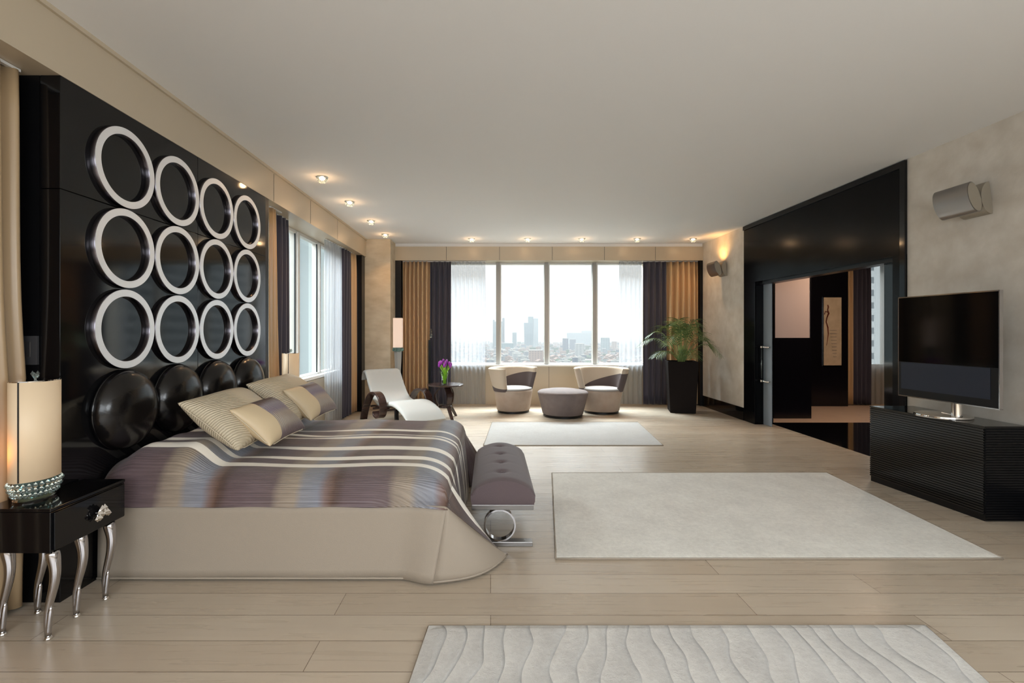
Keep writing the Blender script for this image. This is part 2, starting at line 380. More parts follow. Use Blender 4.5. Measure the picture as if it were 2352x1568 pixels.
# ------------------------------------------------------------------ room shell
struct('floor', B(-3.2, 4.27, -3.6, 9.75, -.2, 0), M['floor'], 'pale oak plank floor')
struct('ceiling', B(-2.95, 9.2, -3.6, 9.75, 3.06, 3.3), M['ceil'], 'plain painted ceiling')
# left wall: solid beside and behind the headboard panel, window beyond
struct('wall_left', B(-2.85, -2.62, -3.6, 4.86, 0, 3.06), M['fascia'])
wl = MB(); wl.box(-2.72, -2.5, 4.86, 8.68, 0, .72); wl.box(-2.72, -2.5, 4.86, 8.68, 2.74, 3.06)
wl.box(-2.85, -2.5, 8.68, 9.75, 0, 3.06)
struct('wall_left', wl, M['fascia'])
struct('trim_1', B(-2.5, -2.236, -3.3, 8.68, 2.74, 3.035), M['fascia'], 'beige curtain fascia along the left wall')
struct('trim_2', B(-2.48, -2.218, -3.3, 8.68, 3.035, 3.06), M['fascia'], 'thin cornice above the left fascia')
struct('trim_11', B(-2.5, -1.80, 8.68, 9.75, 0, 3.06), M['column'], 'papered corner column')
# seams on the left fascia
sm = MB()
for y in (4.98,6.0,7.05): sm.box(-2.2355, -2.2345, y, y+.006, 2.745, 3.03)
struct('trim_3', sm, M['gasket'], 'joints in the left fascia')
# far wall
wf = MB(); wf.box(-1.8, 9.1, 9.28, 9.75, 0, .735); wf.box(-1.8, -.85, 9.36, 9.75, .7, 3.06); wf.box(3.05, 6.75, 9.36, 9.75, .7, 3.06)
wf.box(-.85, 3.05, 9.36, 9.75, 2.74, 3.06); wf.box(6.75, 9.1, 9.36, 9.75, 2.74, 3.06); wf.box(8.5, 9.1, 9.36, 9.75, .7, 2.74)
struct('wall_far', wf, M['fascia'])
struct('trim_4', B(-1.8, 4.0, 9.10, 9.36, 2.74, 3.0), M['fascia'], 'beige curtain fascia over the far window')
struct('trim_5', B(-1.8, 4.0, 9.13, 9.36, 3.0, 3.06), M['ceil'], 'recessed cove above the far fascia')
sm = MB()
for x in (-.836,.164,1.156,2.14,3.10): sm.box(x, x+.006, 9.0985, 9.0995, 2.745, 2.995)
for x in (.19,1.115,2.05): sm.box(x, x+.005, 9.2785, 9.2795, .01, .73)
struct('trim_6', sm, M['gasket'], 'joints in the far fascia and wall panels')
struct('trim_7', B(-.86, 3.06, 9.24, 9.5, .735, .762), M['sill'], 'white far window sill')
struct('trim_8', B(-2.72, -2.47, 5.0, 8.45, .735, .775), M['sill'], 'white left window sill')
# black strips beside the curtains
struct('trim_9', MB().box(-1.80, -1.69, 9.11, 9.27, 0, 2.74).box(3.945, 4.0, 9.11, 9.27, 0, 2.74), M['lacq_sat'], 'black boards at the ends of the far curtains')
struct('trim_10', B(-2.5, -2.26, 8.47, 8.678, 0, 2.74), M['lacq_sat'], 'black board at the end of the left curtains')
# right wall
wr = MB(); wr.box(4.0, 4.25, -3.6, 4.64, 0, 3.06); wr.box(4.0, 4.25, 7.62, 9.75, 0, 3.06); wr.box(4.02, 4.25, 4.64, 7.62, 2.2, 3.06)
struct('wall_right', wr, M['plaster'])
struct('baseboard_right', MB().box(3.985, 4.0, 7.62, 9.10, 0, .20).box(3.985, 4.0, -3.3, 4.64, 0, .20), M['lacquer'], 'tall black skirting')
# black portal around the doorway
pt = MB(); pt.box(3.99, 4.02, 4.72, 7.62, 2.15, 3.02); pt.box(3.99, 4.27, 7.30, 7.619, 0, 2.15); pt.box(3.99, 4.02, 4.64, 4.80, 0, 2.15)
pt.box(4.02, 4.27, 4.641, 7.30, 2.15, 2.2)
M['lacq_soft'] = mat('black_lacquer_matte', (8,8,10), .16, spec=.14)
struct('trim_12', pt, M['lacq_soft'], 'glossy black door surround', bevel=.002)
fr = MB(); fr.box(3.975, 4.0, 4.64, 4.70, 0, 3.05); fr.box(3.975, 4.0, 4.70, 7.62, 2.99, 3.05)
struct('trim_13', fr, M['lacquer'], 'raised black border of the door surround')
struct('trim_14', MB().box(4.02, 4.27, 4.641, 4.80, 0, 2.15), M['lacq_sat'], 'black near jamb of the doorway')
struct('trim_15', MB().box(4.06, 4.20, 4.80, 7.30, 2.11, 2.15), M['lacq_sat'], 'sliding door track')
# rear wall with a large window behind the camera
wb = MB(); wb.box(-3.2, 4.25, -3.6, -3.4, 0, .35); wb.box(-3.2, 4.25, -3.6, -3.4, 2.8, 3.06); wb.box(-3.2, -2.3, -3.6, -3.4, .35, 2.8); wb.box(3.7, 4.25, -3.6, -3.4, .35, 2.8)
struct('wall_rear', wb, M['fascia'])

# ------------------------------------------------------------------ windows
def window(name, x0, x1, y, zb, zt, muls, w=.1):
    w0 = MB()
    w0.box(x0, x1, y-.03, y+.05, zb, zb+.03); w0.box(x0, x1, y-.03, y+.05, zt-.03, zt)
    w0.box(x0, x0+.04, y-.03, y+.05, zb, zt); w0.box(x1-.04, x1, y-.03, y+.05, zb, zt)
    o = struct(name, w0, M['white_frame'], bevel=.003)
    for m in muls:
        B(m-w/2, m+w*.18, y-.07, y+.07, zb, zt).build('mullion', M['grey_frame'], o, bevel=.004)
        B(m+w*.18, m+w*.5, y-.04, y+.06, zb, zt).build('mullion', M['white_frame'], o, bevel=.004)
    xs = [x0]+list(muls)+[x1]
    for a, b in zip(xs[:-1], xs[1:]):
        B(a, b, y+.0, y+.008, zb+.03, zt-.03).build('pane', M['glass'], o)
    return o
window('window_1', -.85, 3.05, 9.43, .762, 2.74, (.155, 1.095, 2.03))
window('window_3', 6.75, 8.5, 9.43, .735, 2.74, (7.7,))
# left window lies in a YZ plane
w0 = MB(); X = -2.6
w0.box(X-.05, X+.03, 4.86, 8.45, .775, .80); w0.box(X-.05, X+.03, 4.86, 8.45, 2.70, 2.74); w0.box(X-.05, X+.03, 4.86, 4.9, .78, 2.74); w0.box(X-.05, X+.03, 8.42, 8.47, .78, 2.74)
o2 = struct('window_2', w0, M['white_frame'], bevel=.003)
ys = [4.9, 5.62, 6.42, 7.22, 8.02, 8.42]
for y in ys[1:-1]:
    B(X-.06, X+.055, y-.028, y+.028, .79, 2.72).build('mullion', M['white_frame'], o2, bevel=.003)
    B(X+.004, X+.02, y-.038, y+.038, .79, 2.72).build('gasket_strip', M['gasket'], o2)
for a, b in zip(ys[:-1], ys[1:]):
    B(X, X+.008, a, b, .8, 2.7).build('pane', M['glass'], o2)

# ------------------------------------------------------------------ headboard panel with rings and domes
hp = thing('headboard', 'tall glossy black lacquer wall panel behind the bed', 'headboard', (-2.3, 3.7, 0))
for y0, y1 in ((2.51, 3.688), (3.692, 4.80)):
    for z0, z1 in ((0, 2.148), (2.152, 2.738)):
        B(-2.34, -2.236, y0, y1, z0, z1).build('panel_board', M['lacquer'], hp, world=True, bevel=.0015)
B(-2.34, -2.24, 4.806, 4.876, 0, 2.738).build('end_board', M['lacq_sat'], hp, world=True)
B(-2.615, -2.345, 2.53, 4.86, 0, 2.738).build('backing_board', M['blackwall'], hp, world=True)
Bx = B(-2.60, -2.345, 2.512, 2.53, 0, 2.738); Bx.build('side_board', M['lacq_sat'], hp, world=True)

D = .4865
rowz = (2.396, 1.9095, 1.423)
coly = (2.935, 3.4215, 3.908, 4.3945)
ringm = MB(); seg = 72; ro = D/2-.002; ri = ro*.80
prof = [(ro, -.058), (ro, -.004), (ro-.004, 0), (ri+.004, 0), (ri, -.004), (ri, -.058)]
ring_me = None
colw = ['nearest', 'second nearest', 'third nearest', 'farthest']; roww = ['top', 'middle', 'bottom']
ring0 = None
for i, z in enumerate(rowz):
    for j, y in enumerate(coly):
        lab = '%s row white-faced metal ring, %s from the camera, on the black bed panel' % (roww[i], colw[j])
        if ring0 is None:
            ring0 = thing('wall_ring', lab, 'wall decoration', (-2.208, y, z), 0, 'metal rings on the headboard panel')
            sd = MB(); rows = [[(x, r*math.cos(2*PI*k/seg), r*math.sin(2*PI*k/seg)) for k in range(seg)] for r, x in ((ro-.003, 0), (ro, -.004), (ro, -.0275))]
            sd.grid(rows, True); rows = [[(x, r*math.cos(2*PI*k/seg), r*math.sin(2*PI*k/seg)) for k in range(seg)] for r, x in ((ri+.003, 0), (ri, -.004), (ri, -.0275))]
            sd.grid(rows, True); sd.build('rim', M['steelside'], ring0, smooth=True, autos=40)
            fc = MB(); fc.grid([[(x, r*math.cos(2*PI*k/seg), r*math.sin(2*PI*k/seg)) for k in range(seg)] for r, x in ((ro-.003, -.004), (ro-.0035, .0015), (ri+.0035, .0015), (ri+.003, -.004))], True)
            fc.build('face_plate', M['aluminium'], ring0, smooth=True, autos=30)
        else: dup(ring0, (-2.208, y, z), label=lab)
dome0 = None
for j, y in enumerate(coly):
    lab = 'round black leather dome under the ring columns, %s from the camera' % colw[j]
    if dome0 is None:
        dome0 = thing('headboard_dome', lab, 'wall cushion', (-2.235, y, .936), 0, 'leather domes on the headboard panel')
        dm = MB(); R = D/2-.004
        rows = []
        for k in range(15):
            a = (PI/2)*k/14
            rr = R*math.cos(a)**.75 if k < 14 else 0.0005
            rows.append([(.115*math.sin(a)+.012, rr*math.cos(2*PI*q/48), rr*math.sin(2*PI*q/48)) for q in range(48)])
        dm.grid(rows, True); dm.build('cushion', M['leather'], dome0, smooth=True)
        ed = MB(); ed.grid([[(x, r*math.cos(2*PI*q/48), r*math.sin(2*PI*q/48)) for q in range(48)] for r, x in ((R-.01, 0.0), (R+.003, .002), (R+.003, .014), (R-.008, .017))], True)
        ed.build('piping', M['lacquer'], dome0, smooth=True)
    else: dup(dome0, (-2.235, y, .936), label=lab)

# ------------------------------------------------------------------ curtains
def curtain(name, label, p0, p1, z0, z1, folds, amp, m, group=None, pinch=None, thick=.004, seed=1, nz=14, cat='curtain'):
    """pinch: function (t,z01)->lateral fraction"""
    rnd = random.Random(seed); p0 = Vector((*p0, 0)); p1 = Vector((*p1, 0)); d = (p1-p0); n = Vector((-d.y, d.x, 0)).normalized()
    N = int(folds*10); ph = [rnd.uniform(-.35,.35) for _ in range(int(folds)+3)]; am = [rnd.uniform(.65,1.0) for _ in range(int(folds)+3)]
    rows = []
    for i in range(nz+1):
        f = i/nz; r = []
        for j in range(N+1):
            t = j/N; q = t*folds; k = int(q)
            a = lerp(am[k], am[k+1], q-k); h = lerp(ph[k], ph[k+1], q-k)
            w = math.sin(2*PI*q+h+.25*math.sin(3*f+k)); w = math.copysign(abs(w)**.8, w)
            aa = amp*a*lerp(.75, 1.0, f) if f < .9 else amp*a*lerp(1., .8, (f-.9)/.1)
            tt = t if pinch is None else pinch(t, f)
            P = p0+d*tt+n*(w*aa+.25*amp*math.sin(5*t+2*f))
            r.append((P.x, P.y, lerp(z0, z1, f)))
        rows.append(r)
    mb = MB(); mb.grid(rows)
    root = thing(name, label, cat, (p0.x, p0.y, z0), 0, group)
    mb.build('curtain_panel', m, root, smooth=True, world=True, solid=thick)
    hd = MB()
    b = p0 + d*.5
    hx, hy = (abs(d.x)/2+.002, .03) if abs(d.x) > abs(d.y) else (.03, abs(d.y)/2+.002)
    hd.box(b.x-hx, b.x+hx, b.y-min(hy,.012), b.y+min(hy,.012), z1-.002, z1+.012) if abs(d.x) > abs(d.y) else hd.box(b.x-.012, b.x+.012, b.y-hy, b.y+hy, z1-.002, z1+.012)
    hd.build('heading_track', M['white_frame'], root, world=True)
    return root
ZT = 2.726
curtain('gold_curtain', 'gold satin curtain at the left end of the far window, beside the floor lamp', (-1.67, 9.19), (-1.155, 9.19), .02, ZT, 6.5, .072, M['gold'], seed=3)
curtain('navy_curtain', 'dark navy curtain left of the far window, behind the tulips', (-1.15, 9.19), (-.75, 9.19), .02, ZT, 4, .04, M['navy'], seed=4)
curtain('sheer_curtain', 'white sheer curtain at the left side of the far window', (-.742, 9.205), (-.10, 9.205), .02, ZT, 8, .026, M['sheer'], seed=5, thick=0)
curtain('sheer_curtain', 'white sheer curtain at the right side of the far window', (2.45, 9.205), (2.88, 9.205), .02, ZT, 5, .026, M['sheer'], seed=6, thick=0)
curtain('navy_curtain', 'dark navy curtain right of the far window, behind the palm', (2.90, 9.19), (3.345, 9.19), .02, ZT, 4, .04, M['navy'], seed=7)
curtain('gold_curtain', 'gold satin curtain right of the far window, directly above the palm', (3.35, 9.19), (3.935, 9.19), .02, ZT, 5.5, .072, M['gold'], seed=8)
# left window curtains
curtain('gold_curtain', 'narrow gold curtain between the headboard panel and the left window', (-2.345, 5.14), (-2.345, 5.40), .02, ZT, 2.5, .022, M['gold'], seed=9, pinch=lambda t, f: t*(1-.5*f))
curtain('navy_curtain', 'dark navy curtain at the headboard end of the left window', (-2.425, 5.20), (-2.425, 5.78), .02, ZT, 5, .038, M['navy'], seed=10)
curtain('sheer_curtain', 'white sheer curtain at the far end of the left window', (-2.37, 6.95), (-2.37, 7.62), .02, ZT, 7, .035, M['sheer'], seed=11, thick=0)
curtain('navy_curtain', 'dark navy curtain at the column end of the left window', (-2.36, 7.64), (-2.36, 8.08), .02, ZT, 4, .04, M['navy'], seed=12)
curtain('gold_curtain', 'gold curtain next to the corner column at the left window', (-2.36, 8.10), (-2.36, 8.44), .02, ZT, 3, .04, M['gold'], seed=13)
# near curtain at the picture's left edge, tied low
curtain('gold_curtain', 'large gold satin curtain at the left edge beside the near nightstand', (-2.40, 1.2), (-2.40, 2.455), .02, ZT, 13, .035, M['taffeta'], seed=14,
        pinch=lambda t, f: t*(1--.0+.03*math.exp(-((f-.33)/.18)**2)))

# tieback hooks
def hook(loc, label):
    t = thing('tieback_hook', label, 'curtain hook', loc)
    MB().lathe([(.02,0),(.028,.004),(.028,.01),(.01,.014)], 20).build('wall_rose', M['chrome'], t, smooth=True)
    b = MB()
    for k, (r, z) in enumerate(((.022,.03),(.028,.06),(.02,.095),(.026,.125),(.014,.16))):
        b.lathe([(.004,z-r*.7),(r*.8,z-r*.3),(r,z),(r*.7,z+r*.4),(.004,z+r*.7)], 12)
    b.build('crystal_drop', M['crystal'], t)
hook((-1.125, 9.10, 1.28), 'crystal tieback hook between the gold and navy curtains behind the side table')
tl = MB(); tl.box(-1.175, -1.13, 9.115, 9.135, .05, 1.24)  # dark strip stands in for the shaded gap between the curtains
tag(tl.build('curtain_gap_strip', M['lacq_sat']), 'narrow dark strip standing for the shaded gap between gold and navy curtains behind the side table', 'curtain gap')

# ------------------------------------------------------------------ light switch by the bed
sw = thing('light_switch', 'square glass light switch plate on the black panel side above the near lamp', 'switch', (-2.40, 2.50, 1.31))
B(-.055, .055, -.004, .011, -.075, .075).build('glass_plate', mat('smoky_switch_glass', (70,70,72), .1, Alpha=.5), sw, bevel=.002)
B(-.05, .012, .004, .010, -.035, .045).build('switch_button', M['steel'], sw, bevel=.004)

# ------------------------------------------------------------------ bed
bed = thing('bed', 'wide upholstered bed standing against the glossy black headboard panel', 'bed', (-1.2, 3.69, 0))
B(-2.225, -.36, 2.82, 4.56, .03, .30).build('bed_base', M['cream'], bed, world=True, bevel=.02)
B(-2.225, -.34, 2.81, 4.57, .30, .50).build('mattress', M['whitefab'], bed, world=True, bevel=.05)
bs = thing('bedspread', 'mauve and cream striped bedspread with plain cream drop covering the bed', 'bedspread', (-1.2, 3.69, 0))
X0, X1, Y0, Y1, ZS = -2.222, -.24, 2.745, 4.62, .426
rnd = random.Random(3)
def topz(x, y):
    # distance from side and foot edges
    dn = y-Y0; df = Y1-y; dx = X1-x
    def edge(d, r=.17, h=.135): 
        if d >= r: return 0
        t = 1-d/r; return h*(1-math.sqrt(max(0, 1-t*t)))
    hump = .135*ss((-1.62-x)/.22)*(1-.9*ss((-2.08-x)/.16)*.75)
    es = edge(dn, .18+.5*hump, .14+hump*.92)+edge(df, .18, .14+hump*.9); ex_ = edge(dx, .22, .13)
    z = .588 + hump - max(es, ex_) - .12*min(es, ex_)
    z += .006*math.sin(7*x+2*y)+.005*math.sin(23*y+3*math.sin(2*x))*ss((dn-.15)/.2)
    return max(z, ZS-.0)
nx, ny = 96, 84
mb = MB(); uv = []
def addpatch(rows, uvs):
    mb.grid(rows)
    uv.extend([u for r in uvs for u in r])
rows = []; uvr = []
for i in range(nx+1):
    x = lerp(X0, X1, i/nx); r = []; u = []
    for j in range(ny+1):
        t = j/ny; t = t if True else t
        # denser sampling near the edges
        q = .5-.5*math.cos(PI*t); y = lerp(Y0, Y1, .45*t+.55*q)
        z = topz(x, y)
        r.append((x, y, z)); dz_ = max(0, .588-z)*.85*(1-ss((x-X1+.45)/.45)); u.append((x, y+(dz_ if y > 3.7 else -dz_), 0))
    rows.append(r); uvr.append(u)
addpatch(rows, uvr)
def yb(x): return Y0-.012-.034*ss((x+.5)/.25)
# near band: from top edge down to the seam (bulging slightly)
def band(ys, sgn, zfun):
    rows = []; uvr = []
    for i in range(nx+1):
        x = lerp(X0, X1, i/nx); zt = topz(x, ys); r = []; u = []
        for k in range(7):
            f = k/6; r.append((x, (lerp(ys, yb(x)-.005, math.sin(PI/2*f)) if sgn < 0 else ys+.012*math.sin(PI/2*f)), lerp(zt, zfun(x), f))); w_ = 1-ss((x-X1+.45)/.45); u.append((x, ys+sgn*((.588-zt)*.85*w_+(zt-lerp(zt, zfun(x), f))*.85), 0))
        rows.append(r); uvr.append(u)
    addpatch(rows, uvr)
A = Vector((-.245, 2.70, ZS)); Bf = Vector((-.318, 2.675, .012)); T = Vector((.103, 3.01, .012)); Cc = Vector((X1, Y0, topz(X1, Y0)))
band(Y0, -1, lambda x: ZS-.008-.006*math.sin(7*x)**2)
band(Y1, 1, lambda x: .40)
# foot drop
rows = []; uvr = []
for j in range(41):
    y = lerp(3.18, 4.55, j/40); zt = topz(X1, y); r = []; u = []
    for k in range(7):
        f = k/6; r.append((X1+.045*math.sin(PI*.5*f)+.006*math.sin(11*y)*f, y, lerp(zt, .012, f))); u.append((X1+(zt-lerp(zt, .012, f)), y, 0))
    rows.append(r); uvr.append(u)
addpatch(rows, uvr)
# near foot corner, mauve fan: edge curve (corner C -> D on foot edge) to (A..T) line and the floor point
def fan(Cp, Ap, Tp, Dtop, Dbot, mir=False):
    rows = []; uvr = []
    n = 14
    for i in range(n+1):
        f = i/n; r = []; u = []
        top = Vector((X1, lerp(Cp.y, Dtop.y, f), 0)); top.z = topz(X1, top.y)
        # lower boundary runs A -> T (first 60%) then T -> Dbot
        low = Ap.lerp(Tp, min(1, f/.6)) if f < .6 else Tp.lerp(Dbot, (f-.6)/.4)
        for k in range(11):
            g = k/10; P = top.lerp(low, g); bulge = math.sin(PI*g)*math.sin(PI*min(1, f*1.1))
            P.x -= .018*bulge; P.z -= .03*bulge*(1 if f < .6 else 0)
            r.append(tuple(P)); u.append((X1+g*(top-low).length*(-.2+.9*f), top.y-(0 if mir else .30)*g*(1-f), 0))
        rows.append(r); uvr.append(u)
    addpatch(rows, uvr)
fan(Cc, A, T, Vector((X1, 3.18, 0)), Vector((-.195, 3.18, .012)))
A2 = Vector((-.245, 4.65, ZS)); T2 = Vector((.06, 4.40, .012)); C2 = Vector((X1, Y1, 0))
fan(C2, A2, T2, Vector((X1, 4.36, 0)), Vector((-.195, 4.36, .012)), True)
# small gusset between near band end and fold edge A
tp = mb.build('patterned_top', M['spread'], bs, smooth=True, world=True, weld=True)
me = tp.data; at = me.attributes.new('UVMap', 'FLOAT_VECTOR', 'POINT')
# recalc normals keeps vertex order
_kd = kdtree.KDTree(len(mb.v)); off_ = Vector(bs.location)
for i, co in enumerate(mb.v): _kd.insert(Vector(co)-off_, i)
_kd.balance()
for i, v_ in enumerate(me.vertices): at.data[i].vector = uv[_kd.find(v_.co)[1]]
md = tp.modifiers.new('solid', 'SOLIDIFY'); md.thickness = .012; md.offset = -1
sk = MB()
rows = []
for i in range(61):
    x = lerp(X0, -.262, i/60); k = ss((x+.5)/.2)
    rows.append([(x-.073*f*(i/60)**6, yb(x)+.006*(1-f)-.02*k*f-.004*f+.003*math.sin(8*x)*f, lerp(ZS+.004, .012, f)) for f in [q/8 for q in range(9)]])
rows.append([tuple(A.lerp(Bf, q/8)) for q in range(9)])
sk.grid(rows)
rows = []
for i in range(13):
    f = i/12; hem = Bf.lerp(T, f)+Vector((.05*math.sin(PI*f), -.07*math.sin(PI*f), 0)); top = A.lerp(T, f**1.25)
    top = top+Vector((0, -.012*math.sin(PI*f), 0))
    r = []
    for k in range(9):
        P = top.lerp(hem, k/8); s = math.sin(PI*k/8)
        P += Vector((.010, -.02, 0))*s*math.sin(PI*f) ; r.append(tuple(P))
    rows.append(r)
sk.grid(rows)
sk.build('cream_drop', M['cream'], bs, smooth=True, world=True, solid=.006)
sk = MB(); rows = []
for i in range(31):
    x = lerp(X0, -.30, i/30); rows.append([(x, Y1+.012*f+.012, lerp(ZS, .012, f)) for f in (0,.5,1)])
rows.append([tuple(A2.lerp(Vector((-.3,4.68,.012)), f)) for f in (0,.5,1)])
rows.append([tuple(A2.lerp(T2, .5).lerp(Vector((-.1,4.6,.012)), f)) for f in (0,.5,1)])
rows.append([tuple(T2) for f in (0,.5,1)])
sk.grid(rows)
sk.build('cream_drop', M['cream'], bs, smooth=True, world=True, solid=.006)
# piping at hem
MB().tube([(x, yb(x)-.006-.02*ss((x+.5)/.2), .016) for x in [lerp(X0, -.36, q/30) for q in range(31)]], .006, 8).tube([tuple(Bf.lerp(T, f)+Vector((.05*math.sin(PI*f), -.07*math.sin(PI*f), .008))) for f in [q/12 for q in range(13)]], .006, 8).build('hem_piping', M['cream'], bs, smooth=True, world=True)

# pillows: local x = width, y = height, z = thickness; origin at the bottom edge centre
def pillow_mesh(name, w, h, t, m, parent, seed=0, soft=1.):
    n = 22; rnd = random.Random(seed); mb = MB()
    for sgn in (1, -1):
        rows = []
        for i in range(n+1):
            r = []
            for j in range(n+1):
                a = -1+2*i/n; b = -1+2*j/n
                px = a*(1-.07*(1-b*b)*1.0*abs(a)); py = b*(1-.09*(1-a*a)*abs(b))
                e = max(0, (1-abs(a)**2.4))**.55*max(0, (1-abs(b)**2.4))**.55
                z = sgn*t/2*e*(1+.05*math.sin(4*a+seed)+.05*math.cos(5*b+a*2+seed))
                r.append((px*w/2, py*h/2, z))
            rows.append(r)
        mb.grid(rows)
    o = mb.build(name, m, parent, smooth=True, weld=True, sub=1)
    return o
def pillow(name, label, cat, m, corners, t, seed, group):
    # corners: near_top, far_top, far_bottom, near_bottom
    nt_, ft, fb, nb = [Vector(c) for c in corners]
    c = (nt_+ft+fb+nb)/4
    ex = ((ft-nt_)+(fb-nb)); w = ex.length/2; ex.normalize()
    ey = ((nt_-nb)+(ft-fb)); h = ey.length/2; ey = (ey-ex*ey.dot(ex)).normalized(); ez = ex.cross(ey)
    c.z += .022
    root = thing(name, label, cat, tuple(c), 0, group)
    root.rotation_euler = Matrix((ex, ey, ez)).transposed().to_euler()
    pillow_mesh('pillow_case', w, h, t, m, root, seed)
    cr = MB(); pts = []
    for a in range(48):
        th = 2*PI*a/48
        x = max(-1, min(1, 1.25*math.cos(th))); y = max(-1, min(1, 1.25*math.sin(th)))
        px = x*(1-.07*(1-y*y)*abs(x)); py = y*(1-.09*(1-x*x)*abs(y)); pts.append((px*w/2*1.003, py*h/2*1.003, 0))
    pts.append(pts[0]); cr.tube(pts, .003, 6, caps=False)
    cr.build('seam_piping', M['creamsham'], root, smooth=True)
    return root
GP = 'pillows at the head of the bed'
pillow('sleeping_pillow', 'large cream pleated pillow on the near half of the bed', 'pillow', M['sham'],
       [(-1.95,2.93,.945),(-1.90,3.66,.965),(-1.53,3.72,.655),(-1.53,2.98,.655)], .25, 1, GP)
pillow('sleeping_pillow', 'large cream pleated pillow on the far half of the bed', 'pillow', M['sham'],
       [(-1.98,3.83,.955),(-1.92,4.55,1.0),(-1.53,4.60,.66),(-1.54,3.86,.66)], .25, 4, GP)
GC = 'small banded cushions on the bed'
pillow('bed_cushion', 'small mauve banded cushion with cream end, in front of the near pillow', 'cushion', M['smallp'],
       [(-1.69,3.07,.885),(-1.63,3.60,.905),(-1.39,3.62,.66),(-1.38,3.06,.655)], .19, 2, GC)
pillow('bed_cushion', 'small mauve banded cushion with cream end, in front of the far pillow', 'cushion', M['smallp'],
       [(-1.71,3.93,.905),(-1.64,4.46,.93),(-1.42,4.46,.665),(-1.44,3.90,.66)], .19, 3, GC)

# ------------------------------------------------------------------ bench at the foot of the bed
bn = thing('bed_bench', 'mauve tufted bench on chrome rings at the foot of the bed', 'bench', (.085, 3.68, 0))
n1, n2 = 40, 24; bx0, bx1, by0, by1 = -.125, .285, 3.15, 4.22
rows = []
tuft = [(.075, y) for y in (3.33, 3.575, 3.82, 4.065)]
for i in range(n1+1):
    y = lerp(by0, by1, i/n1); r = []
    for j in range(n2+1):
        a = -1+2*j/n2; x = (bx0+bx1)/2+a*(bx1-bx0)/2
        ey = min(y-by0, by1-y); e2 = 1-abs(a)
        z = .365+.082*max(0, 1-a*a)**.8
        z -= .014*max(0, 1-ey/.05)**2
        z -= .012*max(0, 1-e2/.12)**2
        for tx, ty in tuft:
            dd = math.hypot(x-tx, (y-ty)*1.3); z -= .024*math.exp(-(dd/.03)**2)
            z -= .006*math.exp(-((y-ty)/.014)**2)*max(0, 1-abs(x-tx)/.16)
        r.append((x, y, z))
    rows.append(r)
cu = MB(); cu.grid(rows)
peri = [rows[0][j] for j in range(n2+1)]+[rows[i][n2] for i in range(1, n1+1)]+[rows[n1][j] for j in range(n2-1, -1, -1)]+[rows[i][0] for i in range(n1-1, 0, -1)]
cx, cy = (bx0+bx1)/2, (by0+by1)/2
def shr(p, k, z): return (p[0]+(1 if p[0] > cx else -1)*k*(abs(p[0]-cx) > .15), p[1]+(1 if p[1] > cy else -1)*k*(abs(p[1]-cy) > .5), z)
cu.grid([peri, [shr(p, .006, .34) for p in peri], [shr(p, .004, .30) for p in peri], [shr(p, -.004, .276) for p in peri]], True)
cu.add([(bx0,by0,.277),(bx1,by0,.277),(bx1,by1,.277),(bx0,by1,.277)], [(0,1,2,3)])
cu.build('seat_cushion', M['mauve'], bn, smooth=True, world=True, weld=True, autos=60)
for tx, ty in tuft:
    MB().lathe([(.001,-.004),(.011,-.002),(.012,.003),(.006,.008),(.001,.009)], 16, (tx, ty, .432)).build('tuft_button', M['mauve'], bn, smooth=True, world=True)
B(bx0, bx1-.005, by0+.005, by1-.005, .241, .275).build('seat_frame', M['brushed'], bn, world=True, bevel=.003)
for yy in (3.19, 4.17):
    pts = [(.06+.105*math.cos(2*PI*k/48), yy, .135+.105*math.sin(2*PI*k/48)) for k in range(49)]
    MB().grid([[(.06+r*math.cos(2*PI*k/48), y, .136+r*math.sin(2*PI*k/48)) for k in range(48)] for r, y in ((.105,yy-.025),(.105,yy+.025),(.095,yy+.025),(.095,yy-.025),(.105,yy-.025))], True).build('ring_leg', M['steel'], bn, smooth=True, world=True, autos=30)
    B(-.12, .275, yy-.03, yy+.03, .0, .031).build('foot_bar', M['brushed'], bn, world=True, bevel=.003)

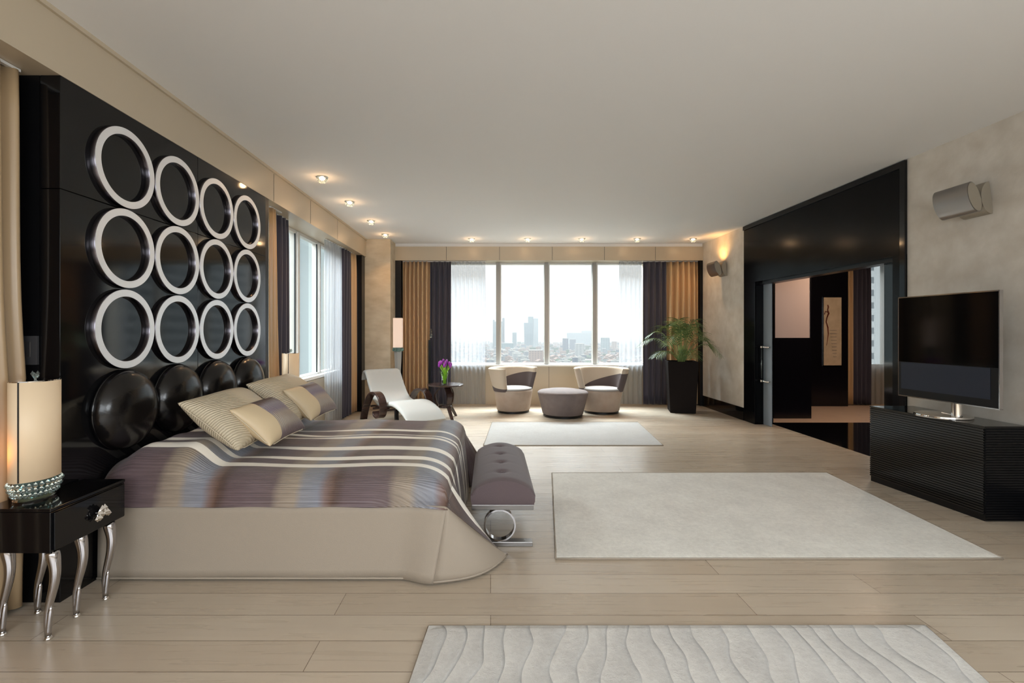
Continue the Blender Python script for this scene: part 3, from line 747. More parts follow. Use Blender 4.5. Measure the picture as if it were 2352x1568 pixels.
# ------------------------------------------------------------------ nightstands
def nightstand(loc, label, notch):
    t = thing('nightstand', label, 'nightstand', loc, 0, 'black lacquer nightstands beside the bed')
    x0 = -.31
    if notch: poly = [(0,0),(0,.445),(-.222,.445),(-.232,.29),(x0,.29),(x0,0)]
    else: poly = [(0,0),(0,.445),(-.2,.445),(-.24,.445),(-.24,0)]
    MB().prism(poly, .40, .585).build('cabinet_body', M['lacquer'], t, bevel=.003)
    poly2 = [(x+(.004 if x == 0 else 0), y+(-.003 if y == 0 else 0)) for x, y in poly]
    MB().prism(poly2, .588, .603).build('table_top', M['lacquer'], t, bevel=.002)
    dr = B(.001, .010, .012, .433, .408, .580).build('drawer', M['lacquer'], t, bevel=.002)
    kb = MB(); rr = random.Random(5)
    for k in range(16):
        a = rr.uniform(0, 2*PI); q = rr.uniform(.005, .036); c = (.035+rr.uniform(-.008,.01), .25+q*math.cos(a)*1.1, .49+q*math.sin(a)*.8)
        kb.add([(c[0]+dx*.017, c[1]+dy*.017, c[2]+dz*.017) for dx, dy, dz in ((1,0,0),(-1,0,0),(0,1,0),(0,-1,0),(0,0,1),(0,0,-1))],
               [(0,2,4),(2,1,4),(1,3,4),(3,0,4),(2,0,5),(1,2,5),(3,1,5),(0,3,5)])
    kb.tube([(.008,.25,.49),(.03,.25,.49)], .006, 8)
    kb.build('crystal_knob', M['chrome'], dr)
    legs = [(-.03,.03,0),(-.05,.205,0),(-.03,.36,0),(-.27,.06,0),(-.27,.235,0)] if notch else [(-.03,.03,0),(-.05,.205,0),(-.03,.36,0)]
    for lx, ly, _ in legs:
        lg = MB(); pts = []; rad = []
        for k in range(25):
            f = k/24
            off = .014*math.sin(PI*min(1, f*1.15))*(1-f)-.008*f*f
            pts.append((lx+.010+off+.010*math.sin(2*PI*f), ly-.010*f, .398*(1-f)+.012*f))
            rad.append(lerp(.023, .0125, ss(f*1.05)) + .004*math.exp(-((f-.05)/.09)**2))
        lg.tube(pts, rad, 14)
        bx, by, _z = pts[15]; ex_, ey_, _z2 = pts[-1]
        lg.tube([(lerp(bx, ex_, q)+.009*(1-q)+.003, lerp(by, ey_, q)-.004, lerp(.155, .02, q)) for q in [s/8 for s in range(9)]], [.002,.008,.0105,.011,.0115,.0115,.0115,.0115,.0115], 12)
        lg.build('leg', M['steel'], t, smooth=True)
        MB().lathe([(.016,0),(.017,.004),(.013,.010),(.010,.014)], 20, (ex_+.002, ey_-.001, 0)).build('foot_cap', M['chrome'], t, smooth=True)
    return t
nightstand((-2.0, 2.195, 0), 'black lacquer nightstand with chrome hoof legs at the left front', True)
nightstand((-2.0, 5.02, 0), 'black lacquer nightstand mostly hidden beyond the far side of the bed', False)

def table_lamp(loc, label, rz):
    t = thing('table_lamp', label, 'table lamp', loc, rz, 'oval crystal lamps beside the bed')
    MB().lathe([(.085,0),(.088,.008),(.07,.014)], 40, sx=.78, sy=1.05).build('foot_plate', M['chrome'], t, smooth=True, autos=40)
    g = MB(); n = 28
    for z, r in ((.034,.090),(.058,.100),(.082,.106)):
        for k in range(n):
            a = 2*PI*k/n; c = (r*.80*math.cos(a), r*1.05*math.sin(a), z); s = .0125
            g.add([(c[0]+dx*s*1.1, c[1]+dy*s*1.1, c[2]+dz*s*1.1) for dx, dy, dz in ((1,0,0),(-1,0,0),(0,1,0),(0,-1,0),(0,0,1),(0,0,-1))],
               [(0,2,4),(2,1,4),(1,3,4),(3,0,4),(2,0,5),(1,2,5),(3,1,5),(0,3,5)])
    g.build('crystal_collar', M['crystal'], t)
    MB().lathe([(.06,.012),(.082,.045),(.086,.085),(.05,.1)], 40, sx=.76, sy=1.05).build('glass_core', M['teal'], t, smooth=True)
    sh = MB().lathe([(.1,.1),(.1,.566)], 48, sx=.80, sy=1.08, capb=False, capt=False).build('lamp_shade', M['shade'], t, smooth=True, solid=.003)
    MB().lathe([(.1015,.566),(.1015,.571),(.05,.572)], 48, sx=.80, sy=1.08).build('shade_lid', M['chrome'], t, smooth=True, autos=30)
    for a in (-75, 105):
        a = math.radians(a); p = (.1026*.80*math.cos(a), .1026*1.08*math.sin(a))
        MB().tube([(p[0],p[1],.102),(p[0],p[1],.568)], .0032, 6).build('shade_slit', M['lacq_sat'], t)
    f = MB()
    for k in range(5):
        a = 2*PI*k/5; c = (.010*math.cos(a), .010*math.sin(a), .592+.008*(k % 2)); s = .011
        f.add([(c[0]+dx*s, c[1]+dy*s, c[2]+dz*s*1.4) for dx, dy, dz in ((1,0,0),(-1,0,0),(0,1,0),(0,-1,0),(0,0,1),(0,0,-1))],
               [(0,2,4),(2,1,4),(1,3,4),(3,0,4),(2,0,5),(1,2,5),(3,1,5),(0,3,5)])
    f.tube([(0,0,.572),(0,0,.590)], .004, 8)
    f.build('crystal_finial', M['crystal'], t)
    return t
table_lamp((-2.205, 2.34, .6035), 'lit oval cream table lamp on crystal base, on the near nightstand', 0)
table_lamp((-2.17, 5.24, .6035), 'oval cream table lamp on the far side of the bed by the navy curtain', 0)
def plight(name, loc, e, c, r=.03):
    l = bpy.data.lights.new(name, 'POINT'); l.energy = e; l.color = lin(c); l.shadow_soft_size = r
    o = bpy.data.objects.new(name, l); o.location = loc; C.objects.link(o)
plight('near_lamp_glow', (-2.28, 2.20, .82), .6, (255,160,70), .07)

# ------------------------------------------------------------------ rugs
def rug(name, label, pts, th, m, fringe=None):
    t = thing(name, label, 'rug', (sum(p[0] for p in pts)/4, sum(p[1] for p in pts)/4, 0))
    # bilinear grid with rounded rim
    (ax, ay), (bx, by), (cx, cy), (dx, dy) = pts   # near-left, near-right, far-right, far-left
    n = 40; rows = []
    for i in range(n+1):
        r = []
        for j in range(n+1):
            u, v = j/n, i/n
            x = lerp(lerp(ax, bx, u), lerp(dx, cx, u), v); y = lerp(lerp(ay, by, u), lerp(dy, cy, u), v)
            if fringe and j == 0: x += .006*math.sin(v*23)
            e = min(u, 1-u, v, 1-v)
            r.append((x, y, th if e > 0 else th*.6))
        rows.append(r)
    mb = MB(); mb.grid(rows)
    per = rows[0]+[r[-1] for r in rows[1:]]+rows[-1][::-1][1:]+[r[0] for r in rows[::-1][1:-1]]
    mb.grid([per, [(p[0], p[1], .001) for p in per]], True)
    mb.build('pile', m, t, world=True, weld=True)
    bd = MB()
    for (p, q) in ((0,1),(1,2),(2,3),(3,0)):
        a, b = pts[p], pts[q]; bd.tube([(lerp(a[0],b[0],s/12), lerp(a[1],b[1],s/12), .006) for s in range(13)], .006, 6)
    bd.build('bound_edge', M['cream'], t, world=True, smooth=True)
rug('area_rug', 'large plain pale grey rug between the bed bench and the television cabinet', [(.403,2.981),(3.164,2.981),(3.33,4.79),(.606,4.78)], .014, M['rug1'], True)
rug('carved_rug', 'off-white rug with wavy carved lines at the bottom edge of the picture', [(-.41,.85),(1.74,.85),(2.068,2.30),(-.294,2.295)], .020, M['rug2'])
rug('distant_rug', 'grey rug farthest from the camera, in front of the tub chairs', [(-.09,5.94),(2.12,5.94),(2.27,7.45),(.02,7.45)], .012, M['rug3'])

# ------------------------------------------------------------------ television cabinet + television
tc_ = thing('tv_cabinet', 'low black ribbed lacquer cabinet under the television', 'cabinet', (3.75, 4.05, 0))
yb0, yb1 = 3.573, 4.56; xf0, xf1 = 3.652, 3.575
def fx(y): return lerp(xf0, xf1, (y-yb0)/(yb1-yb0))
poly = [(fx(yb0)+.012, yb0+.012), (3.982, yb0+.012), (3.982, yb1), (fx(yb1)+.012, yb1)]
MB().prism(poly, .0, .69).build('carcass', M['lacq_sat'], tc_, world=True)
MB().prism([(fx(yb0), yb0), (3.984, yb0), (3.984, yb1), (fx(yb1), yb1)], .69, .705).build('top_board', M['lacquer'], tc_, world=True, bevel=.002)
# ribbed fronts: three drawers each with horizontal ribs
nr = 36
def ribs(z0, z1, k, a, b):
    r = MB(); h = (z1-z0)/k; (ax, ay), (bx, by) = a, b
    nrm = Vector((by-ay, -(bx-ax), 0)).normalized()
    if nrm.x > 0 and abs(nrm.y) < .5: nrm = -nrm
    if abs(nrm.y) > .5 and nrm.y > 0: nrm = -nrm
    for q in range(k):
        z = z0+q*h; pr = [(0, z), (.011, z+.1*h), (.011, z+.62*h), (.003, z+.75*h), (.003, z+h*.98), (0, z+h)]
        r.grid([[(px+nrm.x*d, py+nrm.y*d, zz) for d, zz in pr] for px, py in ((ax, ay), (bx, by))])
        for px, py in ((ax, ay), (bx, by)):
            r.add([(px+nrm.x*d, py+nrm.y*d, zz) for d, zz in pr], [(0,1,2,3,4,5)])
    return r
fa, fb = (fx(yb0)+.012, yb0+.012), (fx(yb1)+.012, yb1)
for z0, z1, k in ((.05,.225,9), (.229,.43,11), (.434,.688,13)):
    ribs(z0, z1, k, fa, fb).build('drawer_front', M['ribs'], tc_, world=True)
ribs(.002, .688, 36, fa, (3.982, yb0+.012)).build('ribbed_side', M['lacq_sat'], tc_, world=True)

tv = thing('television', 'flat television with a dark blue speaker strip, on a round chrome foot', 'television', (3.72, 3.95, .705))
p0 = Vector((3.634, 4.30, 0)); p1 = Vector((3.683, 3.50, 0)); dv = (p1-p0); nv = Vector((dv.y, -dv.x, 0)).normalized()  # towards the room
if nv.x > 0: nv = -nv
def tvbox(u0, u1, z0, z1, d0, d1):
    mb = MB(); P = lambda u, d, z: tuple(p0+dv*u+nv*d+Vector((0,0,z)))
    mb.add([P(u0,d0,z0),P(u1,d0,z0),P(u1,d1,z0),P(u0,d1,z0),P(u0,d0,z1),P(u1,d0,z1),P(u1,d1,z1),P(u0,d1,z1)], [(0,3,2,1),(4,5,6,7),(0,1,5,4),(1,2,6,5),(2,3,7,6),(3,0,4,7)])
    return mb
tvbox(0, 1, .845, 1.705, -.02, 0.0).build('housing', M['lacq_sat'], tv, world=True, bevel=.003)
sf = tvbox(-.004, 1.006, 1.700, 1.709, -.024, .004); sf.v += []; 
for a in ((-.006, .0, .843, 1.705), (1.0, 1.008, .843, 1.709)):
    b_ = tvbox(a[0], a[1], a[2], a[3], -.024, .004); sf.add(b_.v, b_.f)
b_ = tvbox(-.006, 1.008, .838, .846, -.024, .004); sf.add(b_.v, b_.f)
sf.build('silver_frame', M['steel'], tv, world=True)
tvbox(.0, 1., 1.142, 1.70, 0, .003).build('screen', M['screen'], tv, world=True)
tvbox(.0, 1., .846, 1.140, 0, .002).build('lower_bezel', M['lacq_sat'], tv, world=True)
tvbox(.03, .93, .905, 1.138, .0021, .005).build('speaker_strip', M['tvblue'], tv, world=True)
MB().tube([(3.725, 3.86, .73), (3.725, 3.86, .86)], .035, 20).build('neck', M['chrome'], tv, world=True, smooth=True, autos=40)
MB().lathe([(.184,0),(.186,.006),(.182,.018),(.15,.026),(.06,.030)], 56, (3.735, 3.99, .7055)).build('round_foot', M['chrome'], tv, world=True, smooth=True, autos=40)
MB().tube([(3.725, 3.86, .728), (3.73, 3.99, .733)], .012, 8).build('foot_arm', M['chrome'], tv, world=True)

# ------------------------------------------------------------------ wall sconces (lens section, axis along Y)
def lens(c, ch, bul1, bul2, tilt, n=12):
    pts = []
    for k in range(n+1):
        a = -PI/2+PI*k/n; pts.append((-bul1*math.cos(a), -ch/2*math.sin(a)))
    for k in range(1, n):
        a = -PI/2+PI*k/n; pts.append((bul2*math.cos(a), ch/2*math.sin(a)))
    ct, st = math.cos(tilt), math.sin(tilt)
    return [(c[0]+x*ct-z*st, c[1]+x*st+z*ct) for x, z in pts]
def sconce(loc, label, lit):
    t = thing('wall_sconce', label, 'wall lamp', loc, 0, 'steel wall sconces on the right wall')
    pr = lens((-.155, 0), .25, .052, .045, .30)
    MB().prism(pr, -.15, .15, 'y').build('curved_shell', M['brushed'], t, smooth=True, autos=25)
    pc = lens((-.155, 0), .235, .048, .041, .30)
    for y in (-.153, .1505): MB().prism(pc, y, y+.0025, 'y').build('end_cap', M['sconcecap'], t)
    MB().prism(lens((-.008, .0), .26, .075, .006, .12), -.13, .09, 'y').build('wall_mount', M['sconcecap'], t, smooth=True, autos=25)
    MB().tube([(-.12, 0, 0), (-.04, 0, 0)], .02, 12).build('arm', M['brushed'], t, smooth=True)
    return t
sconce((3.992, 3.98, 2.475), 'brushed steel wall sconce high on the plaster wall above the television', False)
sconce((3.992, 8.30, 2.475), 'glowing steel wall sconce on the plaster wall beside the palm', True)
l = bpy.data.lights.new('sconce_uplight', 'SPOT'); l.energy = 9; l.color = lin((255,190,110)); l.spot_size = 2.3; l.spot_blend = 1; l.shadow_soft_size = .03
o = bpy.data.objects.new('sconce_uplight', l); o.location = (3.84, 8.30, 2.63); o.rotation_euler = Vector((.55, 0, 1)).to_track_quat('-Z', 'Y').to_euler(); C.objects.link(o)

# ------------------------------------------------------------------ downlights
dl0 = None
spots = [(-1.81,5.19),(-1.80,6.17),(-1.79,7.24),(-1.80,8.25),(-.34,8.64),(.66,8.64),(1.63,8.64),(2.62,8.64),(3.62,8.64)]
names = ['nearest of the four along the left fascia','second of the four along the left fascia','third of the four along the left fascia','by the corner column, farthest along the left fascia',
         'leftmost in the row over the far window','second from left in the row over the far window','middle one in the row over the far window','second from right in the row over the far window','rightmost in the row, above the palm']
for (x, y), nm in zip(spots, names):
    lab = 'small crystal ceiling downlight, '+nm
    if dl0 is None:
        dl0 = thing('downlight', lab, 'ceiling light', (x, y, 3.06), 0, 'crystal downlights in the ceiling')
        MB().lathe([(.062,-.001),(.064,-.004),(.058,-.007)], 32).build('trim_ring', M['chrome'], dl0, smooth=True)
        g = MB()
        for z, r, n in ((-.018,.052,16),(-.036,.044,14),(-.050,.030,10)):
            for k in range(n):
                a = 2*PI*k/n; c = (r*math.cos(a), r*math.sin(a), z); s = .0088
                g.add([(c[0]+dx*s, c[1]+dy*s, c[2]+dz*s) for dx, dy, dz in ((1,0,0),(-1,0,0),(0,1,0),(0,-1,0),(0,0,1),(0,0,-1))],
                   [(0,2,4),(2,1,4),(1,3,4),(3,0,4),(2,0,5),(1,2,5),(3,1,5),(0,3,5)])
        g.build('crystal_beads', M['crystal'], dl0)
        MB().lathe([(.034,-.002),(.034,-.008),(.026,-.022),(.012,-.030)], 24).build('lens', M['led'], dl0, smooth=True)
    else: dup(dl0, (x, y, 3.06), label=lab)
    plight('downlight_glow', (x, y, 3.06-.085), 1.0, (255,205,150), .03)
    l = bpy.data.lights.new('downlight_beam', 'SPOT'); l.energy = 16; l.color = lin((255,200,140)); l.spot_size = 1.9; l.spot_blend = .8; l.shadow_soft_size = .03
    o = bpy.data.objects.new('downlight_beam', l); o.location = (x, y, 2.995); C.objects.link(o)

# ------------------------------------------------------------------ tub chairs and ottoman
def tub_chair(loc, facing, label):
    t = thing('tub_chair', label, 'armchair', loc, facing, 'two-tone swivel tub chairs by the far window')
    sx, sy = .96, 1.12
    MB().lathe([(.255,0),(.265,.006),(.265,.028),(.25,.034)], 40, sx=sx, sy=sy).build('plinth', M['lacq_sat'], t, smooth=True, autos=40)
    MB().lathe([(.262,.034),(.275,.05),(.318,.36),(.318,.385),(.30,.398)], 48, sx=sx, sy=sy).build('drum_base', M['drumfab'], t, smooth=True, autos=60)
    MB().lathe([(.30,.396),(.312,.405),(.30,.422),(.22,.438),(.1,.445),(.005,.447)], 48, sx=sx, sy=sy, capb=False).build('seat_pad', M['seatfab'], t, smooth=True)
    n = 56; a0 = math.radians(-58); a1 = math.radians(-302)
    H0, H1 = .375, .775
    def rad_o(z): return lerp(.328, .425, ((z-.375)/.40)**.9)
    th = .085
    def split(f): return lerp(.425, .685, ss((f-.02)/.9)**1.0)
    up = []; lo = []
    for i in range(n+1):
        f = i/n; a = lerp(a0, a1, f); s = split(f)
        c, s_ = math.cos(a), math.sin(a)
        # end rounding
        e = min(f, 1-f)*n; k = 1 if e >= 2 else [.15, .8][int(e)]
        def P(r, z): return (r*c*sx, r*s_*sy, z)
        def sec(z0, z1, top):
            pts = []
            m_ = 6
            mid = lambda z: rad_o(z)-th/2*1.0
            if top:
                prof = [(rad_o(z), z) for z in [lerp(z0, z1-.03, q/m_) for q in range(m_+1)]]
                rm = rad_o(z1)-th/2
                prof += [(rm+th/2*math.cos(b), z1-.03+.03*math.sin(b)) for b in [PI*q/8 for q in range(1, 8)]]
                prof += [(rad_o(z)-th, z) for z in [lerp(z1-.03, z0, q/m_) for q in range(m_+1)]]
            else:
                prof = [(rad_o(z)+.001, z) for z in [lerp(z0, z1, q/m_) for q in range(m_+1)]]
                prof += [(rad_o(z)-th-.001, z) for z in [lerp(z1, z0, q/m_) for q in range(m_+1)]]
            return [P(rad_o(z)-th/2+(r-(rad_o(z)-th/2))*k, z) for r, z in prof]
        up.append(sec(s, H1, True)); lo.append(sec(H0, s, False))
    for rows, nm, mt in ((up, 'back_shell', M['creamfab']), (lo, 'lower_band', M['darkfab'])):
        mb = MB(); mb.grid(rows, True); mb.f.append(tuple(range(len(rows[0])))); mb.mi.append(0)
        b0 = (len(rows)-1)*len(rows[0]); mb.f.append(tuple(b0+q for q in range(len(rows[0])))); mb.mi.append(0)
        mb.build(nm, mt, t, smooth=True, autos=50)
    return t
tub_chair((.40, 8.47, 0), math.radians(-50), 'two-tone tub chair standing left of the ottoman')
tub_chair((1.92, 8.40, 0), math.radians(-103), 'two-tone tub chair behind and right of the ottoman')
ot = thing('ottoman', 'round taupe suede ottoman between the two tub chairs', 'ottoman', (1.20, 8.05, 0))
MB().lathe([(.315,0),(.325,.006),(.325,.03),(.31,.036)], 48).build('plinth', M['lacq_sat'], ot, smooth=True, autos=40)
MB().lathe([(.322,.036),(.335,.05),(.415,.375),(.418,.388)], 56, capt=False).build('drum', M['greyfab'], ot, smooth=True)
MB().lathe([(.418,.386),(.416,.398),(.39,.418),(.28,.438),(.12,.448),(.005,.450)], 56, capb=False).build('top_cushion', M['greyfab'], ot, smooth=True)

# ------------------------------------------------------------------ chaise with scrolled arms
ch = thing('lounge_chair', 'white lounge chair with dark scrolled wooden arms in the far left corner', 'lounge chair', (-1.47, 7.63, 0), math.atan2(-.8, .6))
prof = [(-.70,.60),(-.685,.68),(-.63,.735),(-.56,.725),(-.50,.66),(-.40,.52),(-.28,.385),(-.14,.30),(.02,.275),(.20,.30),(.40,.325),(.60,.30),(.80,.225),(.95,.13)]
def smooth_pts(pts, n=4):
    out = []
    P = [Vector((*p, 0)) for p in pts]
    for i in range(len(P)-1):
        a, b, c, d = P[max(i-1,0)], P[i], P[i+1], P[min(i+2, len(P)-1)]
        for k in range(n):
            t = k/n; v = .5*((2*b)+(-a+c)*t+(2*a-5*b+4*c-d)*t*t+(-a+3*b-3*c+d)*t**3); out.append((v.x, v.y))
    out.append((P[-1].x, P[-1].y)); return out
pp = smooth_pts(prof)
rows = []; W2 = .31
for i, (u, z) in enumerate(pp):
    a = pp[max(i-1,0)]; b = pp[min(i+1, len(pp)-1)]; tx, tz = b[0]-a[0], b[1]-a[1]; L_ = math.hypot(tx, tz); nx_, nz_ = -tz/L_, tx/L_
    if nz_ < 0 and u > -.6: nx_, nz_ = -nx_, -nz_
    th = .075*min(1, .35+i/6)*min(1, .3+(len(pp)-1-i)/6)
    sec = []
    for q in range(20):
        an = 2*PI*q/20; cx_, sx_ = math.cos(an), math.sin(an)
        lx = W2*math.copysign(abs(cx_)**.25, cx_); d = th/2*math.copysign(abs(sx_)**.6, sx_)
        sec.append((u+nx_*d, lx, z+nz_*d))
    rows.append(sec)
mb = MB(); mb.grid(rows, True); mb.f.append(tuple(range(20))); mb.mi.append(0); mb.f.append(tuple((len(rows)-1)*20+q for q in range(20))); mb.mi.append(0)
mb.build('seat_cushion', M['whitefab'], ch, smooth=True, autos=70)
def ribbon(pts, w, th, lat):
    rows = []
    for i, (u, z) in enumerate(pts):
        a = pts[max(i-1,0)]; b = pts[min(i+1, len(pts)-1)]; tx, tz = b[0]-a[0], b[1]-a[1]; L_ = math.hypot(tx, tz) or 1; nx_, nz_ = -tz/L_, tx/L_
        rows.append([(u+nx_*th/2, lat-w/2, z+nz_*th/2), (u+nx_*th/2, lat+w/2, z+nz_*th/2), (u-nx_*th/2, lat+w/2, z-nz_*th/2), (u-nx_*th/2, lat-w/2, z-nz_*th/2)])
    mb = MB(); mb.grid(rows, True); mb.f.append((0,1,2,3)); mb.mi.append(0); n_ = 4*(len(rows)-1); mb.f.append((n_,n_+1,n_+2,n_+3)); mb.mi.append(0)
    return mb
arm = [(-.42,.0),(-.36,.14),(-.26,.29),(-.12,.42),(.03,.475),(.18,.46),(.29,.38),(.33,.27),(.29,.165),(.19,.115),(.09,.14),(.055,.19)]
for s in (-1, 1):
    ribbon(smooth_pts(arm, 5), .115, .028, s*.39).build('scroll_arm', M['walnut'], ch, smooth=True, autos=40, bevel=.003)
    ribbon(smooth_pts([(-.30,.22),(-.1,.245),(.1,.235),(.3,.26)], 5), .05, .03, s*.30).build('side_rail', M['walnut'], ch, smooth=True, autos=40)
    ribbon(smooth_pts([(.50,.27),(.50,.15),(.52,0)], 5), .05, .04, s*.26).build('front_leg', M['lacq_sat'], ch, smooth=True, autos=40)
ribbon([(-.66,.62),(-.56,.60),(-.44,.45),(-.30,.30)], .50, .02, 0).build('back_board', M['walnut'], ch)
for u in (-.05, .24):
    B(u-.02, u+.02, -.385, .385, .205, .235).build('cross_bar', M['walnut'], ch)

# side table with curved legs
st = thing('side_table', 'round dark glossy side table carrying the tulips', 'side table', (-.73, 7.80, 0))
MB().lathe([(.27,.53),(.29,.535),(.292,.548),(.285,.555)], 56).build('table_top', M['walnut'], st, smooth=True, autos=40)
for a in (-62, 58, 178):
    a = math.radians(a); c, s = math.cos(a), math.sin(a)
    pts = smooth_pts([(.05,.53),(.16,.40),(.15,.27),(.13,.20),(.24,.06),(.29,0)], 5)
    lg = MB(); rows = []
    for i, (r, z) in enumerate(pts):
        w = lerp(.10, .035, i/(len(pts)-1)); rows.append([(r*c-s*w/2*k1+c*d, r*s+c*w/2*k1+s*d, z) for k1, d in ((-1,-.014),(1,-.014),(1,.014),(-1,.014))])
    lg.grid(rows, True); lg.f.append((0,1,2,3)); lg.mi.append(0); n_ = 4*(len(rows)-1); lg.f.append((n_,n_+1,n_+2,n_+3)); lg.mi.append(0)
    lg.build('leg', M['walnut'], st, smooth=True, autos=40)
MB().lathe([(.11,.18),(.115,.19),(.10,.21)], 32).build('centre_hub', M['walnut'], st, smooth=True)
vs = thing('flower_vase', 'clear cylindrical glass vase standing on the round side table', 'vase', (-.735, 7.72, .556))
MB().lathe([(.045,0),(.05,.004),(.058,.21),(.0555,.21),(.047,.012),(.004,.010)], 32, capt=False).build('vase_glass', M['glassvase'], vs, smooth=True)
tb = thing('tulip_bunch', 'bunch of purple tulips standing in the glass vase', 'flowers', (-.735, 7.72, .57))
rt = random.Random(11)
for k in range(15):
    a = 2*PI*k/15*2.4; r = .03+.085*math.sqrt(k/15); h = .27+.07*(1-k/15)+rt.uniform(-.015,.02)
    hx, hy = r*math.cos(a), r*math.sin(a)
    bx_, by_ = .022*math.cos(a+2.6), .022*math.sin(a+2.6)
    pts = [(lerp(bx_, hx, f**1.8), lerp(by_, hy, f**1.8), h*f) for f in (0,.2,.4,.6,.8,1)]
    MB().tube(pts, .0042, 6).build('tulip_stem', M['tulipstem'], tb, smooth=True)
    MB().lathe([(.003,-.02),(.015,-.010),(.021,.008),(.018,.028),(.008,.044),(.001,.046)], 10, (hx, hy, h)).build('tulip_head', M['tulip'], tb, smooth=True)
lf = MB()
for k in range(14):
    a = 2*PI*k/14; r = .055+rt.uniform(0,.05); h = .2+rt.uniform(-.03,.06); c, s = math.cos(a), math.sin(a)
    lf.grid([[(lerp(.012, r, f**1.6)*c-s*w*.010*math.sin(PI*min(f+.15,1)), lerp(.012, r, f**1.6)*s+c*w*.010*math.sin(PI*min(f+.15,1)), h*f) for w in (-1,0,1)] for f in (0,.25,.5,.75,1)])
lf.build('tulip_leaves', M['tulipstem'], tb, smooth=True)

# floor lamp in the corner
fl = thing('floor_lamp', 'slim white floor lamp with square lit shade beside the corner column', 'floor lamp', (-1.64, 8.55, 0))
B(-.12, .12, -.12, .12, 0, .025).build('base_plate', M['chrome'], fl, bevel=.004)
MB().lathe([(.028,.025),(.035,.3),(.05,.7),(.066,1.02),(.066,1.05)], 4).build('tapered_column', M['whitefab'], fl)
gc = MB()
for z, r in ((1.065,.088),(1.085,.092),(1.105,.086)):
    for k in range(14):
        a = 2*PI*k/14; c = (r*math.cos(a), r*math.sin(a), z); s = .014
        gc.add([(c[0]+dx*s, c[1]+dy*s, c[2]+dz*s) for dx, dy, dz in ((1,0,0),(-1,0,0),(0,1,0),(0,-1,0),(0,0,1),(0,0,-1))],
               [(0,2,4),(2,1,4),(1,3,4),(3,0,4),(2,0,5),(1,2,5),(3,1,5),(0,3,5)])
gc.lathe([(.07,1.05),(.082,1.06),(.082,1.115),(.07,1.12)], 24)
gc.build('crystal_collar', M['teal'], fl)
B(-.075, .075, -.075, .075, 1.12, 1.64).build('lamp_shade', M['shade_white'], fl, bevel=.006)

# ------------------------------------------------------------------ palm in planter
pl = thing('planter', 'tall tapered black square planter by the navy curtain', 'planter', (3.345, 8.48, 0), math.radians(-14))
b0, b1, hh = .205, .25, .885
rows = []
for r_, z in ((b0,0),(b0+.002,.01),(b1,hh),(b1-.03,hh),(b1-.035,hh-.07)):
    rows.append([(-r_,-r_,z),(r_,-r_,z),(r_,r_,z),(-r_,r_,z)])
mb = MB(); mb.grid(rows, True); mb.f.append((3,2,1,0)); mb.mi.append(0)
mb.build('pot_shell', M['planter'], pl, bevel=.008)
B(-.212, .212, -.212, .212, hh-.09, hh-.05).build('soil', M['soil'], pl)
pm = thing('potted_palm', 'green feather palm with arching fronds growing in the black planter', 'palm', (3.345, 8.48, hh-.05))
rp = random.Random(21)
def frond(az, reach, rise, droop, nl=15, ll=.27, r0=.03):
    mb = MB(); c, s = math.cos(az), math.sin(az); pts = []
    N = 22
    for k in range(N+1):
        f = k/N; r = r0+reach*(f**1.15); z = 1.13*rise*math.sin(PI*.5*min(1, f*1.3))**1.0 - .55*droop*max(0, f-.5)**2*4
        pts.append(Vector((r*c, r*s, z)))
    mb.tube(pts, [lerp(.008, .002, k/N) for k in range(N+1)], 6); nstem = len(mb.f)
    mb.cur = 1
    for k in range(nl):
        f = .34+.66*k/(nl-1); i = min(N-1, int(f*N)); P = pts[i].lerp(pts[i+1], f*N-i); T_ = (pts[i+1]-pts[i]).normalized()
        side = T_.cross(Vector((0,0,1))).normalized(); L = ll*(math.sin(PI*(.18+.78*(k/(nl-1))))**.6)*rp.uniform(.85,1.1)
        for sg in (-1, 1):
            d = (side*sg*.78+T_*.62+Vector((0,0,.12))).normalized(); w = .0075
            q = []
            for m_ in range(5):
                g = m_/4; C0 = P+d*L*g+Vector((0,0,-L*.42*g*g)); ww = w*math.sin(PI*min(.97, .18+.82*g)) if m_ < 4 else .001
                wv = T_.cross(d).cross(d).normalized()
                q.append([tuple(C0-wv*ww), tuple(C0+Vector((0,0,-.002))), tuple(C0+wv*ww)])
            mb.grid(q)
    return mb
for az, reach, rise, droop in ((182,.72,.42,.28),(205,.55,.22,.20),(168,.55,.52,.20),(225,.50,.45,.30),(250,.42,.55,.25),(275,.38,.62,.20),(300,.45,.50,.25),(325,.50,.40,.30),
                               (318,.62,.34,.40),(335,.44,.42,.24),(350,.30,.58,.2),(95,.35,.66,.12),(130,.45,.6,.2),(238,.30,.70,.15),(312,.28,.68,.15),(75,.36,.62,.2),(265,.55,.25,.25)):
    frond(math.radians(az), reach, rise, droop).build('frond', [M['stem'], M['leaf']], pm, smooth=False)
tr = MB()
for k in range(7):
    a = 2*PI*k/7; tr.tube([(.05*math.cos(a), .05*math.sin(a), 0), (.03*math.cos(a), .03*math.sin(a), .18), (.05*math.cos(a+.4), .05*math.sin(a+.4), .32)], [.017,.012,.008], 8)
tr.build('stem_cluster', M['stem'], pm, smooth=True)

